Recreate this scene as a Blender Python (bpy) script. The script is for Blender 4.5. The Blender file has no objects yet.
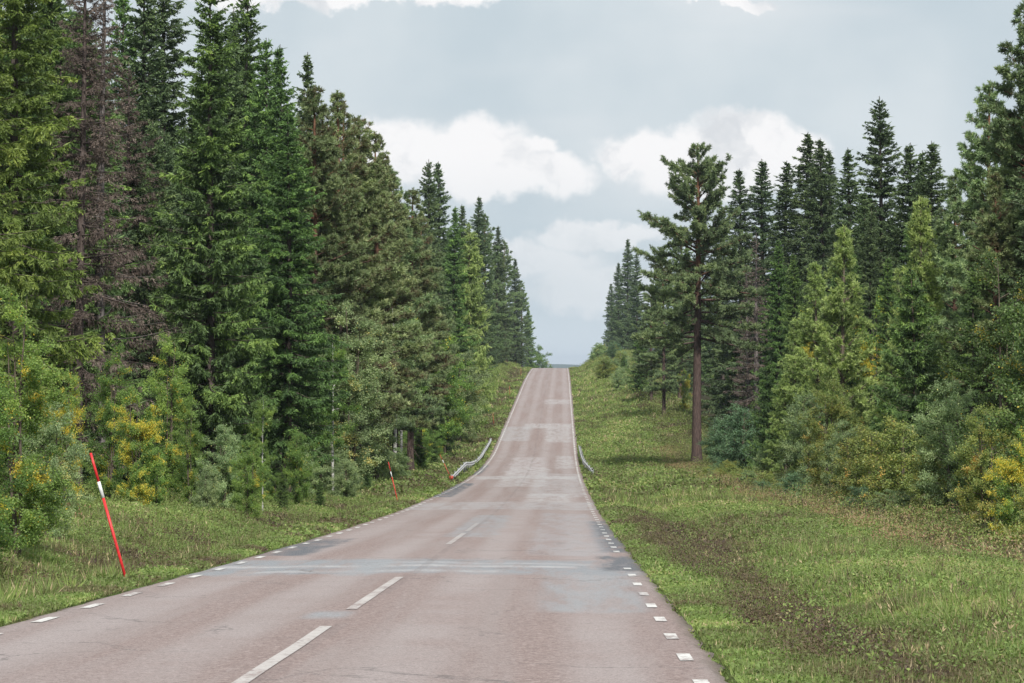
import bpy, math, random
import numpy as np
from mathutils import Vector

# ------------------------------------------------------------------ camera, world, sun, exposure
SC = bpy.context.scene
COL = SC.collection
F = 2850.0                      # focal length in pixels of a 1024 px wide frame
VPX, HORY = 562.0, 372.0        # where the road's direction and the horizon stand in the frame
CAMZ = 1.5
cam_d = bpy.data.cameras.new('camera')
cam = bpy.data.objects.new('camera', cam_d)
COL.objects.link(cam)
cam_d.sensor_width = 36.0
cam_d.lens = 36.0 * F / 1024.0
cam_d.clip_start = 0.5
cam_d.clip_end = 30000.0
cam.location = (0, 0, CAMZ)
cam.rotation_euler = (math.radians(90) + math.atan((HORY - 341.5) / F), 0, math.atan((VPX - 512) / F))
SC.camera = cam

SUN_EL, SUN_AZ = 47.0, 166.0     # azimuth clockwise from the road's direction (+Y): behind, to the right
SUN_STRENGTH, SUN_ANGLE = 3.9, 4.0
HAZE_DENSITY = 0.00009
SC.view_settings.view_transform = 'Standard'
SC.view_settings.look = 'None'
SC.view_settings.exposure = 0.42
SC.view_settings.gamma = 1.0
SC.view_settings.use_curve_mapping = False
SC.render.engine = 'CYCLES'
cy = SC.cycles
cy.max_bounces = 5; cy.diffuse_bounces = 3; cy.glossy_bounces = 1; cy.transmission_bounces = 3
cy.transparent_max_bounces = 4; cy.volume_bounces = 0
cy.caustics_reflective = False; cy.caustics_refractive = False
cy.use_denoising = True
cy.denoiser = 'OPENIMAGEDENOISE'
cy.denoising_input_passes = 'RGB_ALBEDO_NORMAL'
cy.denoising_prefilter = 'ACCURATE'
cy.sample_clamp_indirect = 4.0

sun_d = bpy.data.lights.new('sun', 'SUN')
sun_d.energy = SUN_STRENGTH
sun_d.angle = math.radians(SUN_ANGLE)
sun_d.color = (1.0, 0.955, 0.89)
sun = bpy.data.objects.new('sun', sun_d)
COL.objects.link(sun)
az, el = math.radians(SUN_AZ), math.radians(SUN_EL)
to_sun = Vector((math.sin(az) * math.cos(el), math.cos(az) * math.cos(el), math.sin(el)))
sun.rotation_euler = to_sun.to_track_quat('Z', 'Y').to_euler()
sun.location = (30, -60, 90)


class NT:
    """small helper for node trees"""
    def __init__(s, tree):
        s.t = tree
        s.n = tree.nodes
        s.l = tree.links
    def new(s, kind, **kw):
        n = s.n.new(kind)
        for k, v in kw.items():
            if k.startswith('i_'):
                n.inputs[k[2:].replace('_', ' ')].default_value = v
            else:
                setattr(n, k, v)
        return n
    def link(s, a, b):
        s.l.new(a, b)
    def math(s, op, a, b=None, c=None, clamp=False):
        n = s.n.new('ShaderNodeMath'); n.operation = op; n.use_clamp = clamp
        for i, v in enumerate((a, b, c)):
            if v is None: continue
            if isinstance(v, (int, float)): n.inputs[i].default_value = v
            else: s.l.new(v, n.inputs[i])
        return n.outputs[0]
    def vmath(s, op, a, b=None, out=0):
        n = s.n.new('ShaderNodeVectorMath'); n.operation = op
        for i, v in enumerate((a, b)):
            if v is None: continue
            if isinstance(v, (tuple, list)): n.inputs[i].default_value = v
            else: s.l.new(v, n.inputs[i])
        return n.outputs[out]
    def mix(s, fac, a, b, blend='MIX'):
        n = s.n.new('ShaderNodeMix'); n.data_type = 'RGBA'; n.blend_type = blend
        for i, v in ((0, fac), (6, a), (7, b)):
            if isinstance(v, (int, float)): n.inputs[i].default_value = v
            elif isinstance(v, (tuple, list)): n.inputs[i].default_value = tuple(v) + ((1,) if len(v) == 3 else ())
            else: s.l.new(v, n.inputs[i])
        return n.outputs[2]
    def ramp(s, fac, stops, interp='LINEAR'):
        n = s.n.new('ShaderNodeValToRGB'); n.color_ramp.interpolation = interp
        e = n.color_ramp.elements
        while len(e) < len(stops): e.new(0.5)
        for q, (p, c) in zip(e, stops):
            q.position = p
            q.color = (c, c, c, 1) if isinstance(c, (int, float)) else tuple(c) + (1,)
        s.l.new(fac, n.inputs[0])
        return n.outputs[0]
    def smooth(s, v, lo, hi, a=0.0, b=1.0):
        n = s.n.new('ShaderNodeMapRange'); n.interpolation_type = 'SMOOTHSTEP'
        s.l.new(v, n.inputs[0])
        n.inputs[1].default_value = lo; n.inputs[2].default_value = hi
        n.inputs[3].default_value = a; n.inputs[4].default_value = b
        return n.outputs[0]
    def noise(s, vec, scale, detail=4, rough=0.55, out=0, dim='3D'):
        n = s.n.new('ShaderNodeTexNoise'); n.noise_dimensions = dim
        n.inputs['Scale'].default_value = scale; n.inputs['Detail'].default_value = detail
        n.inputs['Roughness'].default_value = rough
        if vec is not None: s.l.new(vec, n.inputs['Vector'])
        return n.outputs[out]


world = bpy.data.worlds.new('World')
SC.world = world
world.use_nodes = True
W = NT(world.node_tree)
W.n.clear()
sky = W.new('ShaderNodeTexSky', sky_type='NISHITA', sun_disc=False)
sky.sun_elevation = el
sky.sun_rotation = az
bg_sky = W.new('ShaderNodeBackground'); bg_sky.inputs['Strength'].default_value = 0.10
W.link(sky.outputs[0], bg_sky.inputs['Color'])
tc = W.new('ShaderNodeTexCoord')
dvec = tc.outputs['Generated']
sep = W.new('ShaderNodeSeparateXYZ'); W.link(dvec, sep.inputs[0])
dx, dy, dz = sep.outputs
# the cloud deck seen along the road, in slopes x/y and z/y (a direction in the sky, the same from anywhere)
ys = W.math('MAXIMUM', dy, 0.05)
u = W.math('DIVIDE', dx, ys)
v = W.math('DIVIDE', dz, ys)
cmb = W.new('ShaderNodeCombineXYZ'); W.link(u, cmb.inputs[0]); W.link(v, cmb.inputs[1])
uv = cmb.outputs[0]
n1 = W.noise(uv, 34.0, 5, 0.6, out=1)
wob = W.vmath('SUBTRACT', n1, (0.5, 0.5, 0.5))
wobs = W.vmath('MULTIPLY', wob, (0.030, 0.022, 0.0))
n2 = W.noise(uv, 150.0, 4, 0.6, out=1)
wob2 = W.vmath('MULTIPLY', W.vmath('SUBTRACT', n2, (0.5, 0.5, 0.5)), (0.006, 0.006, 0.0))
uvw = W.vmath('ADD', W.vmath('ADD', uv, wobs), wob2)
BLOBS = [  # px, py, rx, ry, brightness of the puff
    (487, 146, 50, 38), (447, 152, 36, 30), (535, 150, 22, 22), (545, 176, 52, 26), (402, 148, 52, 42),
    (376, 138, 34, 32), (500, 178, 66, 24),
    (655, 150, 56, 28), (692, 150, 44, 34), (745, 136, 52, 30), (785, 160, 50, 34), (715, 172, 90, 26), (620, 160, 26, 18),
    (345, -8, 90, 14), (430, -10, 90, 14), (250, -8, 60, 16),
    (590, 235, 70, 16), (520, 262, 90, 22), (600, 290, 80, 26), (735, 0, 50, 6)]
acc = None
for bx_, by_, rx_, ry_ in BLOBS:
    u0, v0 = (bx_ - VPX) / F, (HORY - by_) / F
    dd = W.vmath('MULTIPLY', W.vmath('SUBTRACT', uvw, (u0, v0, 0)), (F / rx_, F / ry_, 0))
    ln = W.vmath('LENGTH', dd, out=1)
    q = W.math('SUBTRACT', 1.0, ln)
    if acc is None: acc = q
    else:
        n_ = W.n.new('ShaderNodeMath'); n_.operation = 'SMOOTH_MAX'; n_.inputs[2].default_value = 0.25
        W.link(acc, n_.inputs[0]); W.link(q, n_.inputs[1]); acc = n_.outputs[0]
front = W.smooth(dy, 0.3, 0.6)
cum = W.math('MULTIPLY', W.smooth(acc, -0.14, 0.34), front)
lowfade = W.smooth(v, 0.030, 0.080, 0.40, 1.0)     # the puffs nearer the horizon are fainter
cum = W.math('MULTIPLY', cum, lowfade)
puff = W.noise(uvw, 42.0, 4, 0.55)
cum_col = W.mix(W.smooth(puff, 0.28, 0.50), (0.68, 0.705, 0.735), (0.91, 0.905, 0.91))
soft = W.noise(uv, 9.0, 4, 0.5)
str_map = W.new('ShaderNodeMapping'); str_map.inputs['Scale'].default_value = (5.0, 22.0, 1.0); W.link(uv, str_map.inputs[0])
strata = W.noise(str_map.outputs[0], 1.0, 4, 0.5)
deck = W.mix(W.smooth(soft, 0.35, 0.66), (0.53, 0.615, 0.67), (0.66, 0.72, 0.755))
deck = W.mix(W.math('MULTIPLY', W.smooth(strata, 0.45, 0.75), 0.65), deck, (0.76, 0.785, 0.81))
hz = W.smooth(v, 0.0, 0.03)                         # bluish band low over the horizon
deck = W.mix(hz, (0.68, 0.755, 0.81), deck)
front_col = W.mix(cum, deck, cum_col)
# the rest of the sky: a brighter overhead deck of broken cloud
gen = W.noise(dvec, 2.6, 5, 0.55)
up = W.smooth(dz, 0.05, 0.9)
deck_up = W.mix(W.smooth(gen, 0.35, 0.65), (0.60, 0.70, 0.78), (.74, .76, .79))
deck_up = W.mix(up, deck_up, (.62, .66, .72))
hi = W.smooth(dz, 0.14, 0.34)
keep = W.math('MULTIPLY', W.math('SUBTRACT', 1.0, hi), front)
cloud_col = W.mix(keep, deck_up, front_col)
bg_cloud = W.new('ShaderNodeBackground'); bg_cloud.inputs['Strength'].default_value = 0.80
W.link(cloud_col, bg_cloud.inputs['Color'])
mixw = W.new('ShaderNodeMixShader')
cover = W.smooth(gen, 0.2, 0.45, 0.78, 0.96)
W.link(W.math('MAXIMUM', cover, keep), mixw.inputs[0])
W.link(bg_sky.outputs[0], mixw.inputs[1]); W.link(bg_cloud.outputs[0], mixw.inputs[2])
wo = W.new('ShaderNodeOutputWorld'); W.link(mixw.outputs[0], wo.inputs['Surface'])
world.cycles.sampling_method = 'MANUAL'
world.cycles.sample_map_resolution = 1024

# ------------------------------------------------------------------ helpers
RNG = np.random.default_rng(7)


def norm(a):
    return a / np.maximum(np.linalg.norm(a, axis=-1, keepdims=True), 1e-9)


def make_mesh(name, V, Q, tone=None, smooth=False, mat=None, T=None):
    V = np.asarray(V, np.float32); Q = np.asarray(Q, np.int32).reshape(-1, 4)
    me = bpy.data.meshes.new(name)
    me.vertices.add(len(V)); me.vertices.foreach_set('co', V.ravel())
    me.loops.add(Q.size); me.loops.foreach_set('vertex_index', Q.ravel())
    me.polygons.add(len(Q)); me.polygons.foreach_set('loop_start', np.arange(0, Q.size, 4, dtype=np.int32))
    if smooth: me.polygons.foreach_set('use_smooth', np.ones(len(Q), bool))
    if tone is not None:
        at = me.attributes.new('tone', 'FLOAT', 'POINT'); at.data.foreach_set('value', np.asarray(tone, np.float32))
    me.update()
    if mat: me.materials.append(mat)
    return me


def obj(name, me, parent=None, loc=None):
    o = bpy.data.objects.new(name, me); COL.objects.link(o)
    if parent: o.parent = parent
    if loc is not None: o.location = loc
    return o


def tag(o, label=None, cat=None, group=None, kind=None):
    if label: o['label'] = label
    if cat: o['category'] = cat
    if group: o['group'] = group
    if kind: o['kind'] = kind
    return o


class Geo:
    def __init__(s): s.V = []; s.Q = []; s.T = []; s.n = 0
    def add(s, V, Q, T=None):
        V = np.asarray(V, float).reshape(-1, 3)
        s.V.append(V); s.Q.append(np.asarray(Q).reshape(-1, 4) + s.n); s.n += len(V)
        s.T.append(np.zeros(len(V)) if T is None else np.broadcast_to(T, (len(V),)))
    def mesh(s, name, mat, smooth=False):
        return make_mesh(name, np.concatenate(s.V), np.concatenate(s.Q), np.concatenate(s.T), smooth, mat)
    def diamonds(s, p, d, side, L, Wd, tone):
        n = len(p)
        if n == 0: return
        L = np.broadcast_to(L, (n,))[:, None]; Wd = np.broadcast_to(Wd, (n,))[:, None]
        m = p + d * L * 0.45
        V = np.stack([p, m + side * Wd, p + d * L, m - side * Wd], 1).reshape(-1, 3)
        Q = np.arange(4 * n).reshape(n, 4)
        s.add(V, Q, np.repeat(np.broadcast_to(tone, (n,)), 4))
    def tubes(s, P, R, k=5, tone=0.0):
        """P (n,m,3) polylines, R (n,m) radii"""
        P = np.asarray(P, float); R = np.asarray(R, float); n, m, _ = P.shape
        t = np.gradient(P, axis=1); t = norm(t)
        ref = np.where(np.abs(t[..., 2:3]) > 0.8, np.array([1.0, 0, 0]), np.array([0, 0, 1.0]))
        a = norm(np.cross(t, ref)); b = np.cross(t, a)
        ang = np.arange(k) * 2 * np.pi / k
        ring = P[:, :, None, :] + R[:, :, None, None] * (np.cos(ang)[None, None, :, None] * a[:, :, None, :] + np.sin(ang)[None, None, :, None] * b[:, :, None, :])
        idx = np.arange(n * m * k).reshape(n, m, k)
        A = idx[:, :-1, :]; B = idx[:, 1:, :]
        Q = np.stack([A, np.roll(A, -1, 2), np.roll(B, -1, 2), B], -1).reshape(-1, 4)
        s.add(ring.reshape(-1, 3), Q, tone)


def box_mesh(g, c, sx, sy, sz, tone=0.0):
    V = np.array([(x, y, z) for z in (-.5, .5) for y in (-.5, .5) for x in (-.5, .5)]) * (sx, sy, sz) + c
    g.add(V, [(0, 2, 3, 1), (4, 5, 7, 6), (0, 1, 5, 4), (2, 6, 7, 3), (0, 4, 6, 2), (1, 3, 7, 5)], tone)


_tabs = {}
def vnoise(x, y, scale, seed=0):
    if seed not in _tabs: _tabs[seed] = np.random.default_rng(1000 + seed).random((256, 256))
    T = _tabs[seed]
    x = np.asarray(x, float) / scale; y = np.asarray(y, float) / scale
    xi = np.floor(x).astype(int); yi = np.floor(y).astype(int)
    fx = x - xi; fy = y - yi
    fx = fx * fx * (3 - 2 * fx); fy = fy * fy * (3 - 2 * fy)
    g = lambda i, j: T[(xi + i) % 256, (yi + j) % 256]
    return (g(0, 0) * (1 - fx) + g(1, 0) * fx) * (1 - fy) + (g(0, 1) * (1 - fx) + g(1, 1) * fx) * fy
def fbm(x, y, scale, seed=0, o=3):
    s = 0; a = 1; t = 0
    for i in range(o):
        s = s + a * vnoise(x, y, scale / 2 ** i, seed + i); t += a; a *= 0.55
    return s / t
def sst(x, a, b):
    t = np.clip((x - a) / (b - a), 0, 1); return t * t * (3 - 2 * t)

# ------------------------------------------------------------------ terrain shape
_ky = np.array([-80, 0, 28.8, 52, 66, 83, 98, 119, 137, 154, 187, 219, 269, 329, 393, 450, 502, 540, 600, 757, 1000, 2000, 12000])
_kz = np.array([2.7, 0, -.98, -1.775, -2.23, -2.75, -3.2, -3.68, -4.08, -4.42, -4.90, -4.86, -3.5, -1.85, 0, 1.25, 2.1, 2.3, 1.8, -2, -9, -32, -32])
_dy = np.arange(-80, 1200, 1.0)
_dz = np.interp(_dy, _ky, _kz)
_k = np.exp(-0.5 * (np.arange(-24, 25) / 9.0) ** 2); _k /= _k.sum()
_dz = np.convolve(np.pad(_dz, 24, mode='reflect', reflect_type='odd'), _k, mode='valid')
def road_z(y):
    y = np.asarray(y, float)
    return np.where(y < 1150, np.interp(y, _dy, _dz), np.interp(y, _ky, _kz))
RL, RR = -5.50, 1.26            # edges of the asphalt
LINE_L, LINE_C, LINE_R = -5.2, -2.235, 1.0
_gr = ([-50, 0, 60, 90, 150, 190, 230, 300, 380, 442, 520, 600, 700, 1000], [-.3, -.3, -.35, -.1, -.1, -.2, -.2, .4, 1.2, 2.0, 2.3, 2.0, 1, 0])
_gl = ([-50, 0, 83, 100, 130, 200, 260, 330, 450, 600, 1000], [.5, .5, .4, 0, -.2, -.6, -.2, .3, .6, .3, 0])
def ground_z(x, y):
    x = np.asarray(x, float); y = np.asarray(y, float)
    z = road_z(y)
    dr = x - RR; dl = RL - x
    right = -0.02 - 0.30 * np.exp(-((dr - 1.9) / 1.0) ** 2) * sst(dr, 0, .6) + np.interp(y, *_gr) * sst(dr, 1.2, 8.0)
    left = -0.02 - 0.28 * np.exp(-((dl - 1.7) / 0.9) ** 2) * sst(dl, 0.2, .9) + np.interp(y, *_gl) * sst(dl, 1.5, 6.5)
    n = (fbm(x, y, 3.2, 3) - .5) * 0.34 + (fbm(x, y, 14, 9) - .5) * 0.7
    amp_r = sst(dr, 0.3, 4); amp_l = sst(dl, 0.3, 4)
    g = np.where(dr > 0, right + n * amp_r, np.where(dl > 0, left + n * amp_l, -0.10))
    far = sst(np.abs(x), 60, 400) * (fbm(x, y, 700, 21) - .5) * 24 * sst(np.abs(x), 60, 600)
    return z + g + far
def gz(x, y): return float(ground_z(np.array([x]), np.array([y]))[0])


# ------------------------------------------------------------------ materials
def base_mat(name, rough=0.8, spec=0.3):
    m = bpy.data.materials.new(name); m.use_nodes = True
    T = NT(m.node_tree); b = T.n['Principled BSDF']
    b.inputs['Roughness'].default_value = rough
    b.inputs['Specular IOR Level'].default_value = spec
    return m, T, b


def foliage_mat(name, stops, transl=0.30, rough=0.55, hue_var=0.12, spec=0.25, gain=2.0):
    """leaf colour by the per-leaf tone, each plant a little different"""
    m, T, b = base_mat(name, rough, spec)
    stops = [(p_, tuple(min(.85, q_ * gain) for q_ in c_)) for p_, c_ in stops]
    at = T.new('ShaderNodeAttribute', attribute_name='tone')
    c = T.ramp(at.outputs['Fac'], stops)
    oi = T.new('ShaderNodeObjectInfo')
    hsv = T.new('ShaderNodeHueSaturation')
    T.link(c, hsv.inputs['Color'])
    T.link(T.math('MULTIPLY_ADD', oi.outputs['Random'], 0.020, 0.482), hsv.inputs['Hue'])
    r2 = T.math('FRACT', T.math('MULTIPLY', oi.outputs['Random'], 7.31))
    T.link(T.math('MULTIPLY_ADD', r2, hue_var * 3, 1.0 - hue_var * 1.5), hsv.inputs['Value'])
    T.link(hsv.outputs[0], b.inputs['Base Color'])
    tr = T.new('ShaderNodeBsdfTranslucent')
    T.link(T.mix(0.5, hsv.outputs[0], (0.9, 1.0, 0.35), 'MULTIPLY'), tr.inputs['Color'])
    br = T.vmath('MULTIPLY', hsv.outputs[0], (1.5, 1.7, 1.0)); T.link(br, tr.inputs['Color'])
    mx = T.new('ShaderNodeMixShader'); mx.inputs[0].default_value = transl
    T.link(b.outputs[0], mx.inputs[1]); T.link(tr.outputs[0], mx.inputs[2])
    T.link(mx.outputs[0], T.n['Material Output'].inputs['Surface'])
    return m


M = {}
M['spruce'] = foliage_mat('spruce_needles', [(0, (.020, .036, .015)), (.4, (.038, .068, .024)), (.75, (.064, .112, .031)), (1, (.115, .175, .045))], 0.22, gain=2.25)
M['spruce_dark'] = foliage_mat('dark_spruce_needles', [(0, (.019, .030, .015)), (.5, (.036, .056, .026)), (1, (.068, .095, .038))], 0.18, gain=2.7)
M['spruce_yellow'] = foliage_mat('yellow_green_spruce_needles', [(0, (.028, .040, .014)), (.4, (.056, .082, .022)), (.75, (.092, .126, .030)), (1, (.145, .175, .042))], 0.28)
M['dead'] = foliage_mat('dead_needles_brown', [(0, (.040, .032, .026)), (.5, (.076, .061, .050)), (1, (.135, .112, .092))], 0.10, 0.8, gain=1.5)
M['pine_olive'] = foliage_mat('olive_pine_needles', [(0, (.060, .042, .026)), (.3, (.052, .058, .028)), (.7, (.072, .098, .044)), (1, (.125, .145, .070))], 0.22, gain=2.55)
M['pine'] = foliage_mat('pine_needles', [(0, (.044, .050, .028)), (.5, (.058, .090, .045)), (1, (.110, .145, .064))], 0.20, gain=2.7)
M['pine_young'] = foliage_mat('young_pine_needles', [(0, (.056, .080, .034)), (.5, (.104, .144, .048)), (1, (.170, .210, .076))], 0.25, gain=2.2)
M['birch'] = foliage_mat('birch_leaves', [(0, (.040, .075, .022)), (.5, (.078, .130, .034)), (.85, (.125, .185, .045)), (1, (.32, .25, .03))], 0.35, 0.45, gain=2.06)
M['birch_grey'] = foliage_mat('grey_green_willow_leaves', [(0, (.060, .085, .045)), (.5, (.105, .145, .070)), (.9, (.17, .205, .10)), (1, (.27, .23, .07))], 0.30, 0.5, gain=2.24)
M['yellow'] = foliage_mat('autumn_leaves_yellow', [(0, (.10, .12, .03)), (.25, (.19, .18, .035)), (.5, (.33, .26, .040)), (1, (.46, .34, .05))], 0.35, 0.45, gain=1.75)
M['birch_dark'] = foliage_mat('dark_birch_leaves', [(0, (.034, .058, .022)), (.5, (.060, .098, .032)), (.85, (.095, .140, .042)), (1, (.34, .27, .04))], 0.30, 0.5, gain=1.45)
M['lemon'] = foliage_mat('autumn_leaves_lemon', [(0, (.10, .13, .035)), (.45, (.22, .23, .055)), (1, (.40, .34, .07))], 0.35, 0.45, gain=2.06)
M['bronze'] = foliage_mat('autumn_leaves_bronze', [(0, (.065, .092, .032)), (.4, (.110, .142, .042)), (.75, (.165, .165, .046)), (1, (.29, .19, .05))], 0.30, 0.5, gain=2.0)
M['bluegreen'] = foliage_mat('bluish_willow_leaves', [(0, (.036, .068, .038)), (.6, (.066, .115, .062)), (1, (.11, .165, .085))], 0.28, 0.5, gain=2.06)


def bark_mat(name, lo, hi, mid=None, z_orange=False):
    m, T, b = base_mat(name, 0.9, 0.15)
    t = T.new('ShaderNodeTexCoord')
    mp = T.new('ShaderNodeMapping'); mp.inputs['Scale'].default_value = (9, 9, 2.2); T.link(t.outputs['Object'], mp.inputs[0])
    n = T.noise(mp.outputs[0], 1.5, 5, 0.65)
    c = T.ramp(n, [(.32, lo), (.68, hi)])
    if z_orange:
        s = T.new('ShaderNodeSeparateXYZ'); T.link(t.outputs['Object'], s.inputs[0])
        c2 = T.ramp(n, [(.3, (.10, .050, .032)), (.7, (.20, .105, .065))])
        c = T.mix(T.smooth(s.outputs[2], 9.0, 15.0), c, c2)
    T.link(c, b.inputs['Base Color'])
    bp = T.new('ShaderNodeBump'); bp.inputs['Strength'].default_value = 0.6; bp.inputs['Distance'].default_value = 0.04
    T.link(n, bp.inputs['Height']); T.link(bp.outputs[0], b.inputs['Normal'])
    return m
M['bark'] = bark_mat('spruce_bark', (.045, .034, .030), (.13, .105, .095))
M['bark_dead'] = bark_mat('grey_dead_bark', (.07, .058, .055), (.22, .20, .19))
M['bark_pine'] = bark_mat('pine_bark', (.040, .029, .026), (.125, .088, .076), z_orange=True)
m, T, b = base_mat('birch_bark', 0.75, 0.3)
t = T.new('ShaderNodeTexCoord'); mp = T.new('ShaderNodeMapping'); mp.inputs['Scale'].default_value = (2, 2, 9)
T.link(t.outputs['Object'], mp.inputs[0]); n = T.noise(mp.outputs[0], 1.6, 4, 0.6)
T.link(T.ramp(n, [(.36, (.05, .045, .042)), (.47, (.42, .41, .39)), (1, (.60, .59, .57))]), b.inputs['Base Color'])
M['bark_birch'] = m
M['bark_thin'] = bark_mat('twig_bark', (.07, .055, .04), (.17, .14, .11))

# ground
m, T, b = base_mat('grass_soil', 0.95, 0.1)
geo = T.new('ShaderNodeNewGeometry'); pos = geo.outputs['Position']
s = T.new('ShaderNodeSeparateXYZ'); T.link(pos, s.inputs[0])
nA = T.noise(pos, 0.9, 6, 0.65); nB = T.noise(pos, 6.0, 5, 0.7); nC = T.noise(pos, 0.18, 4, 0.6)
c = T.ramp(nA, [(.34, (.055, .060, .024)), (.50, (.080, .115, .030)), (.66, (.105, .165, .040))])
c = T.mix(T.smooth(nB, .52, .70), c, (.085, .062, .036))
c = T.mix(T.math('MULTIPLY', T.smooth(nC, .48, .62), 0.5), c, (.15, .135, .06))
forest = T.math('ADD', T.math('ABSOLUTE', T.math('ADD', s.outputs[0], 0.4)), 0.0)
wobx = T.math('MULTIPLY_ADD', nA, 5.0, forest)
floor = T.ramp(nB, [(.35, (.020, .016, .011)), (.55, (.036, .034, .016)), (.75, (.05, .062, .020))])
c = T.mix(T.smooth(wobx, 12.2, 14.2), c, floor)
T.link(c, b.inputs['Base Color'])
bp = T.new('ShaderNodeBump'); bp.inputs['Strength'].default_value = 0.8; bp.inputs['Distance'].default_value = 0.06
T.link(nB, bp.inputs['Height']); T.link(bp.outputs[0], b.inputs['Normal'])
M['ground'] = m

# road: reddish chip seal with wheel tracks, patches and sealed bands (all in metres on the road)
def asphalt_nodes(T):
    geo = T.new('ShaderNodeNewGeometry'); pos = geo.outputs['Position']
    s = T.new('ShaderNodeSeparateXYZ'); T.link(pos, s.inputs[0]); X, Y = s.outputs[0], s.outputs[1]
    fine = T.noise(pos, 55.0, 3, 0.8)
    grit = T.noise(pos, 16.0, 4, 0.75)
    big = T.noise(pos, 0.35, 5, 0.6)
    mpn = T.new('ShaderNodeMapping'); mpn.inputs['Scale'].default_value = (1.6, 0.05, 1); T.link(pos, mpn.inputs[0])
    streak = T.noise(mpn.outputs[0], 1.0, 4, 0.6)
    c = T.ramp(grit, [(.36, (.150, .108, .096)), (.50, (.228, .170, .154)), (.64, (.318, .254, .232))])
    c = T.mix(T.smooth(streak, .38, .66, 0, .65), c, (.275, .238, .226))
    # polished wheel tracks
    tr = None
    for cx in (-4.55, -3.05, -1.25, 0.35):
        d = T.math('ABSOLUTE', T.math('SUBTRACT', X, cx))
        k = T.smooth(d, 0.10, 0.50, 1.0, 0.0)
        tr = k if tr is None else T.math('MAXIMUM', tr, k)
    c = T.mix(T.math('MULTIPLY', tr, T.smooth(big, .3, .6, .25, .75)), c, (.315, .278, .268))
    mp2 = T.new('ShaderNodeMapping'); mp2.inputs['Scale'].default_value = (2.6, 0.30, 1); T.link(pos, mp2.inputs[0])
    streak2 = T.noise(mp2.outputs[0], 1.0, 5, 0.7)
    def patch(c, x0, x1, y0, y1, col, fac, wob=0.25, e=0.12, ns=1.6):
        nn = T.noise(pos, ns, 4, 0.7)
        wx = T.math('MULTIPLY_ADD', nn, wob * 2, T.math('ADD', X, -wob)); wy = T.math('MULTIPLY_ADD', nn, wob * 6, T.math('ADD', Y, -wob * 3))
        a = T.math('MULTIPLY', T.smooth(wx, x0 - e, x0 + e), T.smooth(wx, x1 - e, x1 + e, 1, 0))
        bb = T.math('MULTIPLY', T.smooth(wy, y0 - e * 4, y0 + e * 4), T.smooth(wy, y1 - e * 4, y1 + e * 4, 1, 0))
        f = T.math('MULTIPLY', T.math('MULTIPLY', a, bb), T.smooth(streak2, .33, .62, fac * .25, fac) if fac <= 1 else T.math('MINIMUM', T.smooth(streak2, .30, .60, 0, fac), 1.0))
        return T.mix(f, c, col)
    bl = (.262, .285, .300); pale = (.40, .40, .40); dark = (.085, .100, .115)
    c = patch(c, -0.25, 0.95, 30.5, 43.5, bl, .80, .04)           # square grey patch, right wheel track
    c = patch(c, -5.5, 1.2, 40.8, 47.5, (.225, .248, .265), 1.0, .5)
    c = patch(c, -4.6, -0.8, 41.6, 42.3, pale, .8, .2)
    c = patch(c, -5.5, 0.2, 43.8, 44.5, pale, 1.0, .25)
    c = patch(c, -3.0, 0.9, 45.4, 46.0, pale, .60, .30)
    c = patch(c, -3.2, -2.7, 40.0, 47.0, bl, .8, .3)
    c = patch(c, 0.62, 1.4, 42.5, 50.0, dark, 1.5, .30)
    c = patch(c, 0.72, 1.4, 52.0, 80.0, dark, 1.4, .30)
    c = patch(c, -5.6, -4.5, 50.0, 62.0, dark, 1.0, .3)
    c = patch(c, -0.6, 0.9, 50.0, 90.0, (.30, .30, .31), .6, .4)
    c = patch(c, -2.62, -2.18, 28.6, 29.9, bl, .9, .03)
    c = patch(c, -2.6, -1.5, 62.0, 86.0, bl, .7, .4)
    c = patch(c, -5.6, -4.6, 118.0, 150.0, dark, 1.2, .3)
    c = patch(c, -5.6, -5.0, 172.0, 196.0, dark, 1.2, .3)
    c = patch(c, -5.4, 1.2, 96.0, 108.0, (.33, .33, .335), .7, .9)
    c = patch(c, -1.4, 0.3, 108.0, 124.0, pale, .8, .6)
    c = patch(c, -3.4, -0.8, 140.0, 190.0, pale, .65, .9)
    c = patch(c, -1.4, 1.0, 118.0, 175.0, (.36, .36, .365), .6, .8)
    c = patch(c, -5.0, 0.9, 160.0, 168.0, pale, .75, .9)
    c = patch(c, -3.6, -1.2, 170.0, 212.0, (.39, .37, .37), .75, .9)
    c = patch(c, -0.4, 0.8, 188.0, 215.0, pale, .65, .7)
    c = patch(c, -1.4, 0.7, 238.0, 262.0, pale, .6, 1.0)
    c = patch(c, -3.6, 0.9, 262.0, 272.0, pale, .7, .9)
    c = patch(c, -5.4, -2.8, 240.0, 266.0, (.34, .34, .345), .7, .9)
    c = patch(c, -2.0, 0.9, 320.0, 334.0, pale, .55, .9)
    vo = T.new('ShaderNodeTexVoronoi', feature='DISTANCE_TO_EDGE'); vo.inputs['Scale'].default_value = 0.42
    wv = T.vmath('ADD', pos, T.vmath('MULTIPLY', T.noise(pos, 1.8, 4, .7, out=1), (1.1, 1.1, 0))); T.link(wv, vo.inputs['Vector'])
    crack = T.math('MULTIPLY', T.smooth(vo.outputs[0], 0.002, 0.016, 1, 0), T.smooth(big, .48, .60))
    c = T.mix(T.math('MULTIPLY', crack, .65), c, (.075, .068, .066))
    dj = T.math('ABSOLUTE', T.math('ADD', T.math('SUBTRACT', X, LINE_C + .16), T.math('MULTIPLY', T.noise(pos, .8, 3, .6), .10)))
    c = T.mix(T.math('MULTIPLY', T.smooth(dj, .045, .075, .25, 0), T.smooth(big, .35, .55)), c, (.115, .098, .095))
    speck = T.noise(pos, 26.0, 2, .8)
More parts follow.
